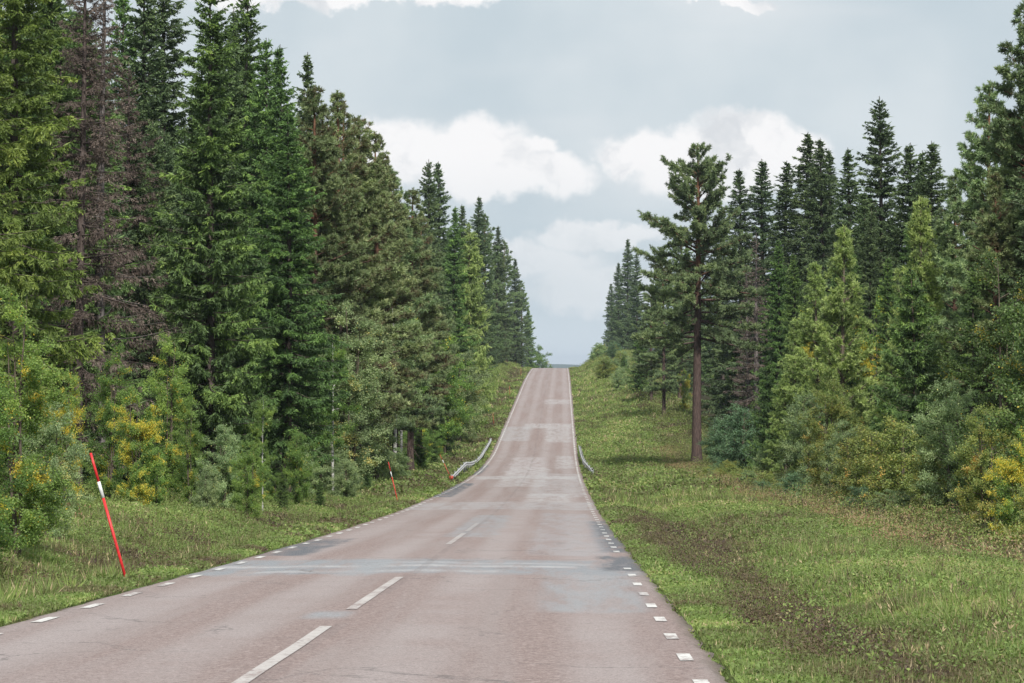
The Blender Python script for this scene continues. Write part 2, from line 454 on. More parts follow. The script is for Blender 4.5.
    c = T.mix(T.smooth(speck, .54, .68, 0, .35), c, (.42, .38, .37))
    c = T.mix(T.smooth(speck, .32, .46, .40, 0), c, (.095, .075, .072))
    c = T.mix(T.smooth(fine, .50, .66, .0, .50), c, (.40, .355, .335))
    c = T.mix(T.smooth(fine, .34, .48, .60, .0), c, (.085, .068, .062))
    return pos, X, Y, c, grit, fine
m, T, b = base_mat('red_chip_asphalt', 0.85, 0.25)
pos, X, Y, c, grit, fine = asphalt_nodes(T)
dirt = T.noise(pos, 1.3, 5, 0.7)
edge = T.math('MAXIMUM', T.math('SUBTRACT', X, 1.12), T.math('SUBTRACT', -5.36, X))
ef = T.smooth(T.math('MULTIPLY_ADD', dirt, 0.35, edge), 0.12, 0.34)
c = T.mix(T.math('MULTIPLY', ef, .7), c, (.105, .092, .070))
T.link(c, b.inputs['Base Color'])
bp = T.new('ShaderNodeBump'); bp.inputs['Strength'].default_value = 0.7; bp.inputs['Distance'].default_value = 0.008
T.link(T.math('ADD', grit, fine), bp.inputs['Height']); T.link(bp.outputs[0], b.inputs['Normal'])
M['asphalt'] = m

m, T, b = base_mat('worn_road_paint', 0.6, 0.3)
pos, X, Y, c, grit, fine = asphalt_nodes(T)
wear = T.noise(pos, 14.0, 5, 0.75); wear2 = T.noise(pos, 1.1, 3, 0.6)
f = T.smooth(T.math('MULTIPLY_ADD', wear2, .7, wear), 0.70, 0.92)
isc = T.smooth(X, -3.2, -3.1); isc = T.math('MULTIPLY', isc, T.smooth(X, -1.3, -1.2, 1, 0))
far_fade = T.math('MULTIPLY', isc, T.smooth(Y, 45.0, 80.0, .3, 1))
f = T.math('MULTIPLY', f, T.math('MULTIPLY_ADD', far_fade, -0.85, 1.0))
f = T.math('MULTIPLY', f, T.math('MULTIPLY_ADD', isc, -0.22, 1.0))
T.link(T.mix(f, c, (.60, .595, .565)), b.inputs['Base Color'])
M['paint'] = m

# ------------------------------------------------------------------ the ground, the road, the hills
def grid_mesh(name, xs, ys, zf, mat, dxf=None):
    XX, YY = np.meshgrid(xs, ys)
    if dxf is not None: XX = dxf(XX, YY)
    ZZ = zf(XX, YY)
    V = np.stack([XX, YY, ZZ], -1).reshape(-1, 3)
    nx, ny = len(xs), len(ys)
    i = np.arange(nx * ny).reshape(ny, nx)
    Q = np.stack([i[:-1, :-1], i[:-1, 1:], i[1:, 1:], i[1:, :-1]], -1).reshape(-1, 4)
    return make_mesh(name, V, Q, None, True, mat)

xr = RR + np.concatenate([[0.0, .15], np.arange(.45, 28, .4), np.geomspace(29, 7000, 26)])
xl = RL - np.concatenate([[0.0, .15], np.arange(.45, 28, .4), np.geomspace(29, 7000, 26)])[::-1]
xs = np.concatenate([xl, [RL + .12, -2.2, RR - .12], xr])
ysv = np.concatenate([np.arange(-60, 130, .8), np.arange(130, 700, 2.5), np.geomspace(702, 11000, 46)])
ground = obj('ground', grid_mesh('ground', xs, ysv, ground_z, M['ground'])); tag(ground, kind='structure')

def edge_jitter(X_, Y_):
    j = (fbm(X_ * 0 + 3, Y_, 0.9, 40, 3) - .5) * 0.26
    j2 = (fbm(X_ * 0 + 9, Y_, 0.9, 44, 3) - .5) * 0.26
    return X_ + np.where(X_ > RR - .02, j, 0) + np.where(X_ < RL + .02, j2, 0)
def road_surf(X_, Y_):
    crown = -0.012 * np.abs(X_ - LINE_C)
    rut = 0
    for cx in (-4.55, -3.05, -1.25, .35): rut = rut - 0.008 * np.exp(-((X_ - cx) / .35) ** 2)
    return road_z(Y_) + 0.012 + crown + rut + (fbm(X_, Y_, 6, 60) - .5) * .03
rxs = np.concatenate([[RL], np.linspace(RL + .12, RR - .12, 34), [RR]])
rys = np.concatenate([np.arange(-60, 110, .35), np.arange(110, 640, 1.2), np.arange(640, 1150, 8)])
def road_surf_edge(X_, Y_):
    z = road_surf(X_, Y_)
    return z - np.where((X_ > RR - .09) | (X_ < RL + .09), 0.035, 0.0)
road = obj('road', grid_mesh('road', rxs, rys, road_surf_edge, M['asphalt'], edge_jitter)); tag(road, kind='structure')

g = Geo()
def dash(xc, w, y0, y1, seg=1.0):
    n = max(2, int((y1 - y0) / seg) + 1)
    Y_ = np.linspace(y0, y1, n); Xs = np.array([xc - w / 2, xc + w / 2])
    XX, YY = np.meshgrid(Xs, Y_); ZZ = road_surf(XX, YY) + .006
    i = np.arange(n * 2).reshape(n, 2)
    Q = np.stack([i[:-1, 0], i[:-1, 1], i[1:, 1], i[1:, 0]], -1)
    g.add(np.stack([XX, YY, ZZ], -1).reshape(-1, 3), Q)
k = 0
yy = 20.3 - 2.92 * 6 - .5
while yy < 620:
    if not (46 < yy < 50): dash(LINE_R, .112, yy + .1, yy + .1 + (.86 if yy < 150 else 1.9))
    dash(LINE_L, .115, yy + 2.45, yy + 2.45 + (1.05 if yy < 150 else 1.9))
    yy += 2.92
for y0 in [6, 18.0, 30.2, 56, 67] + []:
    dash(LINE_C, .115, y0, y0 + 9.0)
marks = obj('road_markings', g.mesh('road_markings', M['paint'])); tag(marks, kind='structure')

# far wooded hills
m, T, b = base_mat('far_forest', 0.95, 0.05)
geo = T.new('ShaderNodeNewGeometry'); n = T.noise(geo.outputs['Position'], .01, 5, .6)
T.link(T.ramp(n, [(.35, (.022, .038, .022)), (.7, (.05, .075, .035))]), b.inputs['Base Color']); M['hills'] = m
hx = np.linspace(-3500, 3500, 161); hy = np.linspace(6500, 9800, 40)
def hill_z(X_, Y_):
    h = 34 * np.exp(-((Y_ - 8200) / 900) ** 2) * (0.45 + 1.0 * fbm(X_, Y_ * .3, 900, 70, 4)) + 8 * fbm(X_, Y_, 130, 75)
    t = np.exp(-((X_ + 500) / 1500) ** 2) * 12 * np.exp(-((Y_ - 8200) / 900) ** 2)
    return -34 + h * 1.15 + t
hills = obj('hills', grid_mesh('hills', hx, hy, hill_z, M['hills'])); tag(hills, kind='structure')

# ------------------------------------------------------------------ tree prototypes (built at the origin)
def gen_spruce(seed, H=20.0, R=2.7, z0=1.6, dens=1.0, dead=False, drop=0.35, stepz=.34, wtw=1.0, ragged=.25):
    r = np.random.default_rng(seed)
    zs = []; z = z0
    while z < H - .25:
        zs.append(z); z += stepz * r.uniform(.7, 1.3) * (0.6 + .4 * (1 - (z / H)))
    bz, baz = [], []
    for z in zs:
        n = int(r.integers(5, 8)) if not dead else int(r.integers(3, 6))
        a0 = r.uniform(0, 6.28)
        for k_ in range(n):
            bz.append(z + r.normal(0, .20) * (1 - z / H) ** .15); baz.append(a0 + k_ * 6.283 / n + r.normal(0, .25))
    bz = np.array(bz); baz = np.array(baz); nb = len(bz)
    t = np.clip((bz - z0) / (H - z0), 0, 1)
    prof = (1 - t) ** 0.72 * (0.72 + .28 * sst(t, 0, .22)) + .018
    bump_ = 1 + ragged * (vnoise(baz * 1.2 + 9, bz, 1.7, seed % 17) - .5) * 2
    L = R * prof * r.uniform(.55, 1.15, nb) * bump_
    if dead: L *= r.choice([1, .55, .25], nb, p=[.62, .24, .14])
    a1 = -drop * (1 - t) ** .8 + 0.55 * t ** 1.6 + r.normal(0, .12, nb)      # slope at the stem
    a2 = 0.30 * (1 - t) + r.normal(0, .10, nb)
    out = np.stack([np.cos(baz), np.sin(baz), 0 * baz], -1)
    side = np.stack([-np.sin(baz), np.cos(baz), 0 * baz], -1)
    bend = r.normal(0, .10, nb)
    def pt(i, s_):
        Ls = (L[i] * s_)[:, None]
        return out[i] * Ls + side[i] * (bend[i] * L[i] * s_ ** 2)[:, None] + np.stack([0 * s_, 0 * s_, bz[i] + L[i] * (a1[i] * s_ + a2[i] * s_ ** 2)], -1)
    wood = Geo()
    hh = np.linspace(0, 1, 14)
    r0 = .0105 * H
    P = np.stack([0.05 * np.sin(hh * 5 + seed), .05 * np.cos(hh * 4 + seed), hh * H], -1)[None]
    rad = r0 * (1 - hh) ** .85 + .012; rad[0] *= 1.25
    wood.tubes(P, rad[None], 8)
    ss = np.linspace(0, 1, 5)
    ii = np.repeat(np.arange(nb), 5); s5 = np.tile(ss, nb)
    PP = pt(ii, s5).reshape(nb, 5, 3)
    RRr = (.006 + .010 * L)[:, None] * (1 - .85 * ss)[None] * (1.3 if dead else 1)
    wood.tubes(PP, RRr, 3)
    crown = Geo()
    btone = np.clip(r.normal(.42, .17, nb), 0, 1)
    # secondary twigs along each limb
    nt = np.maximum(2, (L / .054 * dens * (.85 if dead else 1) + (0 if dead else 3)).astype(int))
    ii = np.repeat(np.arange(nb), nt); n = len(ii)
    s_ = r.uniform(.08 if not dead else .1, 1.0, n) ** .85
    p = pt(ii, s_)
    sg = r.choice([-1, 1], n)
    tl = (.16 + .34 * np.minimum(L[ii], 3.2) / 3.2 * np.sin(np.clip(s_ * 1.0, 0, 1) * np.pi * .82 + .35)) * r.uniform(.6, 1.3, n) * (.30 + .70 * sst(1 - t[ii], 0, .16))
    hang = r.uniform(.3, 2.2, n) * (1 - .8 * t[ii])
    d = norm(out[ii] * r.uniform(.35, .9, n)[:, None] + side[ii] * (sg * r.uniform(.35, 1.0, n))[:, None] + np.array([0, 0, -1.0]) * hang[:, None] + np.array([0, 0, .25]) * t[ii][:, None])
    sd = norm(np.cross(d, r.normal(0, 1, (n, 3))))
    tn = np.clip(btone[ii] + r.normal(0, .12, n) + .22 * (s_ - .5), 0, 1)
    wd = .0235 * wtw * (0.7 if dead else 1)
    if dead:
        crown.diamonds(p, d, sd, tl * 1.15, .014, tn)
        crown.diamonds(p, d, norm(np.cross(d, sd)), tl, .012, tn)
    else:
        crown.diamonds(p, d, sd, tl * 1.1, wd, tn)
        crown.diamonds(p, d, norm(np.cross(d, sd)), tl * 1.1, wd, tn)
    if not dead:
        ni = int(nb * 5); jj = r.integers(0, nb, ni); s2_ = r.uniform(.02, .35, ni); pi_ = pt(jj, s2_)
        di = norm(r.normal(0, 1, (ni, 3)) + np.array([0, 0, -.8]))
        crown.diamonds(pi_, di, norm(np.cross(di, r.normal(0, 1, (ni, 3)))), r.uniform(.2, .5, ni) * (.3 + .7 * (1 - t[jj])), wd * 1.3, np.clip(btone[jj] - .05, 0, 1))
    nsub = 4 if dead else 6
    for q in range(nsub):
        f = (q + .7) / (nsub + .6)
        pp = p + d * (tl * f)[:, None]
        sgn = 1 if q % 2 else -1
        d2 = norm(d * .75 + sd * sgn * r.uniform(.4, 1.0, n)[:, None] + np.array([0, 0, -1.0]) * r.uniform(0, .55, n)[:, None] + r.normal(0, .2, (n, 3)))
        s2 = norm(np.cross(d2, r.normal(0, 1, (n, 3))))
        l2 = tl * r.uniform(.35, .7, n) * (1.1 - .5 * f)
        crown.diamonds(pp, d2, s2, np.maximum(l2, .09), (wd * .95 if not dead else .017), np.clip(tn + r.normal(.03, .10, n), 0, 1))
    # limb axis itself is clothed in needles
    if not dead:
        nn = (L / .16).astype(int) + 1
        jj = np.repeat(np.arange(nb), nn); m_ = len(jj); sj = r.uniform(.1, 1, m_)
        pj = pt(jj, sj); pj2 = pt(jj, np.minimum(sj + .02, 1.02)); dj = norm(pj2 - pj + r.normal(0, .004, (m_, 3)))
        crown.diamonds(pj, dj, norm(np.cross(dj, r.normal(0, 1, (m_, 3)))), r.uniform(.18, .34, m_), wd * 1.1, np.clip(btone[jj] + .12, 0, 1))
        # leader
        kk = 60; zz = H - r.uniform(0, 1, kk) ** .7; aa = r.uniform(0, 6.28, kk)
        dj = norm(np.stack([np.cos(aa), np.sin(aa), np.full(kk, .9)], -1))
        crown.diamonds(np.stack([0 * zz, 0 * zz, zz], -1), dj, norm(np.cross(dj, r.normal(0, 1, (kk, 3)))), .05 + (H - zz) * .20, .014, .6)
    return wood, crown


def gen_pine(seed, H=20.0, R=2.8, z0=5.0, nl=46, tr=.0105, va=.15, young=False, droop=0.0, clump=1.0, tuft=.15, tw=.016, shape='cone', stubs=True, nsub=1.0):
    r = np.random.default_rng(seed)
    t = np.sort(r.uniform(0, 1, nl) ** .9)
    bz = z0 + (H - z0 - .3) * t
    if young:
        wl = np.round(t * 22) / 22; bz = z0 + (H - z0 - .3) * wl + r.normal(0, .05, nl); t = wl
    baz = np.cumsum(r.normal(2.4, .5, nl))
    if shape == 'cone': prof = (1 - t) ** (.95 if young else .72) * (.75 + .25 * sst(t, 0, .2)) + (.02 if young else .025)
    elif shape == 'lone': prof = np.interp(t, [0, .08, .3, .50, .56, .8, 1], [.72, .95, 1.0, .84, .46, .42, .06])
    else: prof = np.sin(np.clip(t * .86 + .12, 0, 1) * np.pi) ** .65 * (1 - .35 * t) + .06
    L = R * prof * r.uniform(.6, 1.2, nl)
    a1 = (0.25 + .5 * t if not young else .45 + .6 * t) - droop * (1 - t) + r.normal(0, va, nl)
    a2 = r.normal(.10, .08, nl)
    out = np.stack([np.cos(baz), np.sin(baz), 0 * baz], -1); side = np.stack([-np.sin(baz), np.cos(baz), 0 * baz], -1)
    bend = r.normal(0, .18, nl)
    hh = np.linspace(0, 1, 14)
    wx = .10 * np.sin(hh * 4 + seed) * (0.3 if young else 1); wy = .10 * np.cos(hh * 3.1 + seed * 2) * (0.3 if young else 1)
    def stem(zz):
        return np.interp(zz, hh * H, wx), np.interp(zz, hh * H, wy)
    sx_, sy_ = stem(bz)
    def pt(i, s_):
        Ls = (L[i] * s_)[:, None]
        return np.stack([sx_[i], sy_[i], bz[i] + L[i] * (a1[i] * s_ + a2[i] * s_ ** 2)], -1) + out[i] * Ls + side[i] * (bend[i] * L[i] * s_ ** 2)[:, None]
    wood = Geo()
    rad = (tr * H) * (1 - hh) ** .7 + .015; rad[0] *= 1.4
    wood.tubes(np.stack([wx, wy, hh * H], -1)[None], rad[None], 9)
    ss = np.linspace(0, 1, 6); ii = np.repeat(np.arange(nl), 6)
    wood.tubes(pt(ii, np.tile(ss, nl)).reshape(nl, 6, 3), (.008 + .016 * L)[:, None] * (1 - .8 * ss)[None], 4)
    if stubs and not young:       # dead limbs below the crown
        ns = 10; zz = r.uniform(z0 * .45, z0 * 1.15, ns); aa = r.uniform(0, 6.28, ns); ll = r.uniform(.5, 1.9, ns)
        P = np.stack([np.stack([np.cos(aa) * ll * q, np.sin(aa) * ll * q, zz + ll * (.15 * q - .5 * q * q)], -1) for q in (0, .5, 1)], 1)
        wood.tubes(P, np.array([.03, .02, .006])[None] * np.ones((ns, 1)), 3)
    crown = Geo()
    # branchlets
    nt = np.maximum(3, (L / .16 * clump * nsub).astype(int)); ii = np.repeat(np.arange(nl), nt); n = len(ii)
    s_ = r.uniform(.10, 1, n) ** .75
    p = pt(ii, s_)
    bl = (.18 + .42 * np.minimum(L[ii], 3) / 3 * (1.15 - s_ * .6)) * r.uniform(.6, 1.3, n)
    d = norm(out[ii] * r.uniform(.3, 1, n)[:, None] + side[ii] * r.uniform(-1, 1, n)[:, None] + np.array([0, 0, 1.0]) * r.uniform(-.1, .75, n)[:, None])
    e = p + d * bl[:, None]
    wood.tubes(np.stack([p, e], 1), np.array([[.010, .005]]) * np.ones((n, 1)), 3)
    ltone = np.clip(r.normal(.5, .16, nl), 0, 1)
    # tufts of needles along the outer part of each branchlet
    kt = 5
    for q in range(kt):
        c = p + d * (bl * (.30 + .72 * q / (kt - 1)))[:, None] + r.normal(0, .02, (n, 3))
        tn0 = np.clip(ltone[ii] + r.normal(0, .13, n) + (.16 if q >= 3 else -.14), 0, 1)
        for w in range(10):
            dd = norm(d * r.uniform(.3, 1.1, n)[:, None] + r.normal(0, .62, (n, 3)) + np.array([0, 0, .22]))
            crown.diamonds(c, dd, norm(np.cross(dd, r.normal(0, 1, (n, 3)))), tuft * r.uniform(.8, 1.35, n), tw, np.clip(tn0 + r.normal(0, .07, n), 0, 1))
    kk = 160; zz = r.uniform(H - 1.2, H, kk); aa = r.uniform(0, 6.28, kk); sx2, sy2 = stem(zz)
    dj = norm(np.stack([np.cos(aa), np.sin(aa), r.uniform(.2, 1.6, kk)], -1))
    crown.diamonds(np.stack([sx2, sy2, zz], -1), dj, norm(np.cross(dj, r.normal(0, 1, (kk, 3)))), .16, tw, .7)
    return wood, crown


def gen_broad(seed, H=6.0, R=1.7, stems=4, z0=.3, leaf=.068, nleaf=16000, yellow=0.1, lean=.25, trunk_r=.05, shape=1.0, spike=.0):
    """birch, willow and aspen growth: several stems, rising limbs, leaves in clumps on the twigs"""
    r = np.random.default_rng(seed)
    wood = Geo(); tips = []; tone_c = []
    for k_ in range(stems):
        a = r.uniform(0, 6.28); b0 = r.uniform(0, .12 if stems > 1 else 0) * R
        hs = H * (r.uniform(.7, 1.0) if k_ else .97)
        hh = np.linspace(0, 1, 9)
        ln = r.uniform(.3, 1) * lean * R if stems > 1 else .05 * R
        P = np.stack([np.cos(a) * (b0 + ln * hh ** 1.3) + .04 * np.sin(hh * 7 + k_), np.sin(a) * (b0 + ln * hh ** 1.3) + .04 * np.cos(hh * 6 + k_), hs * hh], -1)
        wood.tubes(P[None], (trunk_r * (1 - hh) ** .8 + .006)[None], 6)
        nb = int(34 / max(1, stems) ** .45)
        for q in range(nb):
            f = r.uniform(z0 / hs, .99)
            c = np.array([np.interp(f, hh, P[:, i]) for i in range(3)])
            az_ = r.uniform(0, 6.28)
            ft = (c[2] - z0) / (H - z0)
            rr = R * (np.sin(np.clip(.18 + .80 * ft, 0, 1) * np.pi) ** .7 * shape + (1 - shape) * (1 - ft) + .10) * r.uniform(.5, 1.1) * .85
            elv = r.uniform(.25, .95)
            dirv = np.array([np.cos(az_), np.sin(az_), elv])
            sN = np.linspace(0, 1, 5)
            Q_ = c + dirv * (rr * sN)[:, None] + np.array([0, 0, -1]) * (.28 * rr * sN ** 2)[:, None]
            wood.tubes(Q_[None], ((.008 + .012 * rr) * (1 - .8 * sN))[None], 3)
            bt = r.normal(0, .12)
            ntw = int(5 + rr * 7)
            for w in range(ntw):
                s1 = r.uniform(.25, 1)
                b1 = np.array([np.interp(s1, sN, Q_[:, i]) for i in range(3)])
                dv = norm(dirv * .6 + r.normal(0, .65, 3)); tl = r.uniform(.15, .45) * (0.5 + .5 * R / 1.7)
                tips.append((b1, dv * tl)); tone_c.append(bt + r.normal(0, .08))
    B = np.array([t_[0] for t_ in tips]); D = np.array([t_[1] for t_ in tips]); TC = np.array(tone_c); nt = len(B)
    wood.tubes(np.stack([B, B + D], 1), np.array([[.006, .003]]) * np.ones((nt, 1)), 3)
    i = r.integers(0, nt, nleaf)
    p = B[i] + D[i] * r.uniform(0, 1.1, nleaf)[:, None] + r.normal(0, .055 * (0.6 + .4 * R), (nleaf, 3))
    p[:, 2] = np.maximum(p[:, 2], .08)
    # whole sprays turn yellow
    yel = (vnoise(p[:, 0] * 1 + 50, p[:, 2] + p[:, 1], .75, seed % 13 + 80) < yellow * 1.1) & (r.random(nleaf) < .8)
    tn = np.clip(.45 + TC[i] + r.normal(0, .13, nleaf), 0, .84)
    tn = np.where(yel | (r.random(nleaf) < yellow * .12), r.uniform(.90, 1, nleaf), tn)
    d = norm(r.normal(0, 1, (nleaf, 3)) + np.array([0, 0, -.35])); sd = norm(np.cross(d, r.normal(0, 1, (nleaf, 3))))
    crown = Geo(); crown.diamonds(p, d, sd, leaf * r.uniform(.7, 1.35, nleaf), leaf * .36, tn)
    return wood, crown


PROTO = {}
def proto(key, gen, bark, leaf):
    w, c = gen
    PROTO[key] = (w.mesh(key + '_trunk', M[bark], True), c.mesh(key + '_crown', M[leaf]), bark, leaf)
def variant(key, src, leaf=None, bark=None):
    w, c, b_, l_ = PROTO[src]
    if leaf: c = c.copy(); c.materials.clear(); c.materials.append(M[leaf])
    if bark: w = w.copy(); w.materials.clear(); w.materials.append(M[bark])
    PROTO[key] = (w, c, b_, l_)

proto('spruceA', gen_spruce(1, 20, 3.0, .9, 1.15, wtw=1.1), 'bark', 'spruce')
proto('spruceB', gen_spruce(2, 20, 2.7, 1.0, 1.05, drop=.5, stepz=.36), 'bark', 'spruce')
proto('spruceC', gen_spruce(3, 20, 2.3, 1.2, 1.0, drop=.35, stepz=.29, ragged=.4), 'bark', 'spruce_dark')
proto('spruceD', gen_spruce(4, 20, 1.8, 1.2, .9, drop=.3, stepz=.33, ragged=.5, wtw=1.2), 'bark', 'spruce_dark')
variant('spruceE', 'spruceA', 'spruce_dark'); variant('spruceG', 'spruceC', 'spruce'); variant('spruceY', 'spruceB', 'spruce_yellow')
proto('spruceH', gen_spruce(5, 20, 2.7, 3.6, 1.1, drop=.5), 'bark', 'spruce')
proto('deadA', gen_spruce(11, 20, 2.9, 2.5, 1.15, dead=True, drop=.40, stepz=.30), 'bark', 'dead')
proto('deadB', gen_spruce(12, 20, 2.1, 3.0, 1.0, dead=True, drop=.3, stepz=.30), 'bark_dead', 'dead')
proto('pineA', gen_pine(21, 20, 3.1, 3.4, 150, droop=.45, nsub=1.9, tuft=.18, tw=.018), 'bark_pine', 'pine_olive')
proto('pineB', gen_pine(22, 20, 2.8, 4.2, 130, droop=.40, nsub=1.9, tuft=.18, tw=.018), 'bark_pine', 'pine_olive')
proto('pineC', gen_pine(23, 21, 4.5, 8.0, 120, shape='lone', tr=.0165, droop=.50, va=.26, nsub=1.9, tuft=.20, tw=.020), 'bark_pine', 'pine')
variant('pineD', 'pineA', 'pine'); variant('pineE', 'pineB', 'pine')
proto('youngA', gen_pine(31, 10, 1.9, .5, 170, young=True, tuft=.14, tw=.013, nsub=1.5), 'bark_thin', 'pine_young')
proto('youngS', gen_spruce(33, 8, 1.7, .3, 1.2, drop=.15, stepz=.22, wtw=.7), 'bark_thin', 'spruce')
variant('youngSL', 'youngS', 'pine_young')
proto('birchA', gen_broad(41, 6, 1.7, 4, .3, nleaf=34000, yellow=.10), 'bark_thin', 'birch')
proto('birchB', gen_broad(42, 6, 1.5, 3, .5, nleaf=28900, yellow=.22), 'bark_thin', 'birch')
proto('birchC', gen_broad(43, 4, 1.5, 6, .1, nleaf=25500, yellow=.05), 'bark_thin', 'birch_grey')
proto('birchT', gen_broad(44, 11, 1.9, 1, 3.2, nleaf=40800, yellow=.08, trunk_r=.11, leaf=.078), 'bark_birch', 'birch')
proto('birchY', gen_broad(45, 6, 1.5, 4, .2, nleaf=34000, yellow=.46, spike=0), 'bark_thin', 'birch')
proto('birchL', gen_broad(46, 8, 1.5, 3, .6, nleaf=38000, yellow=.16, leaf=.06), 'bark_thin', 'birch')
variant('birchLD', 'birchL', 'birch_dark')
variant('birchBD', 'birchB', 'birch_dark')
variant('yellowA', 'birchA', 'yellow'); variant('yellowT', 'birchB', 'lemon')
variant('bronzeA', 'birchC', 'bronze'); variant('bronzeB', 'birchA', 'bronze'); variant('blueA', 'birchC', 'bluegreen'); variant('greyA', 'birchA', 'birch_grey')
variant('greyT', 'birchT', 'birch_grey')
variant('greyL', 'birchL', 'birch_grey')
HT = dict(greyL=8, birchY=6, birchL=8, birchLD=8, birchBD=6, spruceH=20, spruceA=20, spruceB=20, spruceC=20, spruceD=20, spruceE=20, spruceG=20, spruceY=20, deadA=20, deadB=20, pineA=20, pineB=20, pineC=21,
          pineD=20, pineE=20, youngA=10, youngS=8, youngSL=8, birchA=6, birchB=6, birchC=4, birchT=11, yellowA=6, yellowT=6, bronzeA=4, bronzeB=6, blueA=4, greyA=6, greyT=11)

def plant(key, x, y, h, name, label, cat, group=None, wid=1.0, rot=None, tilt=0.0, sink=.05):
    w, c, _, _ = PROTO[key]
    root = bpy.data.objects.new(name, None); COL.objects.link(root)
    root.location = (x, y, gz(x, y) - sink)
    s_ = h / HT[key]
    root.rotation_euler = (tilt * random.uniform(-1, 1), tilt * random.uniform(-1, 1), random.uniform(0, 6.28) if rot is None else rot)
    root.scale = (s_ * wid, s_ * wid, s_)
    obj('trunk', w, root); obj('crown', c, root)
    tag(root, label, cat, group)
    return root

def at_px(px, x): return F * x / (px - VPX)

def T_(key, px, x, pytop, name, label, cat='spruce', group=None, wid=1.0, rot=None, tilt=.015):
    """px: column of the stem in the frame; x: metres right of the camera's line; pytop: row of the top"""
    y = at_px(px, x)
    zt = CAMZ + (HORY - pytop) / F * y
    h = zt - gz(x, y)
    return plant(key, x, y, h, name, label, cat, group, wid, rot, tilt)

random.seed(5)
# ---------- left side, near to far
T_('spruceY', 14, -13.20, -170, 'spruce_tree', 'tall yellow-green spruce at the left edge, its tips hanging beside the dead brown spruce', wid=1.05)
T_('spruceA', 52, -15.60, -60, 'spruce_tree', 'mid-green spruce right behind the yellow-green spruce at the left edge', wid=.9)
T_('spruceY', -40, -11.80, -150, 'spruce_tree', 'yellow-green spruce partly cut off by the left border of the photo', wid=1.0)
T_('deadA', 76, -13.00, -90, 'dead_spruce', 'dead brown spruce with a thick dark trunk, left of the two bare stems', 'dead spruce', wid=.95)
T_('deadB', 98, -14.30, -60, 'dead_spruce', 'dead brown spruce with a thin grey trunk showing just right of the thick dark one', 'dead spruce', wid=1.15)
T_('deadA', 128, -15.30, 60, 'dead_spruce', 'shorter dead spruce with brown drooping twigs between the bare stems and the big green spruce', 'dead spruce', wid=1.15)
T_('spruceG', 118, -20.50, -20, 'spruce_tree', 'thin-topped green spruce seen through the dead spruces', wid=.9)
T_('spruceD', 142, -17.50, -40, 'spruce_tree', 'slender sparse spruce with sky between its branches, left of the big green spruce', wid=1.15)
T_('spruceC', 166, -18.50, -55, 'spruce_tree', 'dark ragged spruce half hidden behind the left flank of the big green spruce', wid=1.1)
T_('spruceA', 208, -12.20, -30, 'spruce_tree', 'big dense green spruce, broadest of the left wall, its top cut by the upper border', wid=1.02, rot=1.0)
T_('spruceB', 238, -15.00, -25, 'spruce_tree', 'green spruce with arching upper branches behind the right shoulder of the big spruce', wid=1.0)
T_('spruceH', 271, -12.38, 36, 'spruce_tree', 'narrow green spruce with a thin pointed top, left one of a close pair', wid=1.0)
T_('spruceG', 283, -11.47, 42, 'spruce_tree', 'narrow green spruce with a thin pointed top, right one of a close pair', wid=.9)
T_('spruceH', 286, -10.20, 110, 'spruce_tree', 'bushy bright green spruce whose wide skirt leans over the birch stems', wid=1.2)
T_('spruceD', 310, -12.19, 50, 'spruce_tree', 'spruce with a small dark tip rising at the start of the brown-green pines', wid=1.0)
T_('pineA', 318, -10.90, 84, 'pine_tree', 'olive-brown pine at the left end of the row of brown-green pines', 'pine', wid=1.0)
T_('pineB', 338, -10.50, 88, 'pine_tree', 'olive-brown pine with a ragged top, second in the brown-green row', 'pine', wid=1.05)
T_('pineA', 357, -10.10, 114, 'pine_tree', 'olive-brown pine in the middle of the brown-green row, above the white birch stems', 'pine', wid=1.1)
T_('pineB', 374, -9.80, 130, 'pine_tree', 'olive-brown pine with rusty inner needles, fourth in the brown-green row', 'pine', wid=1.1)
T_('pineD', 395, -9.50, 165, 'pine_tree', 'greener pine stepping lower, fifth in the brown-green row', 'pine', wid=1.0)
T_('pineB', 409, -9.30, 187, 'pine_tree', 'olive-brown pine at the low right end of the brown-green row', 'pine', wid=1.1)
T_('pineB', 328, -10.6, 104, 'pine_tree', 'olive-brown pine filling the gap between the first two pines of the brown-green row', 'pine', wid=1.0)
T_('pineA', 349, -10.4, 106, 'pine_tree', 'olive-brown pine between the second and the middle pine of the brown-green row', 'pine', wid=1.0)
T_('pineA', 385, -10.0, 152, 'pine_tree', 'olive-brown pine between the fourth and the fifth of the brown-green row', 'pine', wid=1.0)
T_('pineD', 419, -10.0, 215, 'pine_tree', 'grey-green pine at the foot of the twin dark spires', 'pine', wid=1.0)
T_('spruceE', 427, -10.20, 158, 'spruce_tree', 'dark spruce rising above the pines, left one of the twin dark spires', wid=.85)
T_('spruceC', 440, -10.90, 160, 'spruce_tree', 'dark spruce rising above the pines, right one of the twin dark spires', wid=1.05)
T_('spruceG', 452, -9.50, 205, 'spruce_tree', 'green spruce just right of the twin dark spires', wid=1.0)
T_('youngSL', 466, -8.50, 222, 'spruce_tree', 'pale green spruce leaning into the gap before the far left trees', wid=.75)
T_('spruceC', 463, -11.10, 203, 'spruce_tree', 'dark spruce tip behind the pale green spruce', wid=1.0)
T_('spruceC', 477, -11.20, 195, 'spruce_tree', 'tallest dark spruce of the far left group', wid=1.1)
T_('pineD', 487, -10.60, 213, 'pine_tree', 'rounded grey-green pine right of the tallest far left spruce', 'pine', wid=1.0)
T_('spruceC', 497, -10.80, 225, 'spruce_tree', 'dark spruce in the far left group, beside the rounded grey-green pine', wid=1.1)
T_('pineD', 506, -10.20, 240, 'pine_tree', 'pine of the far left group standing out over the verge', 'pine', wid=1.0)
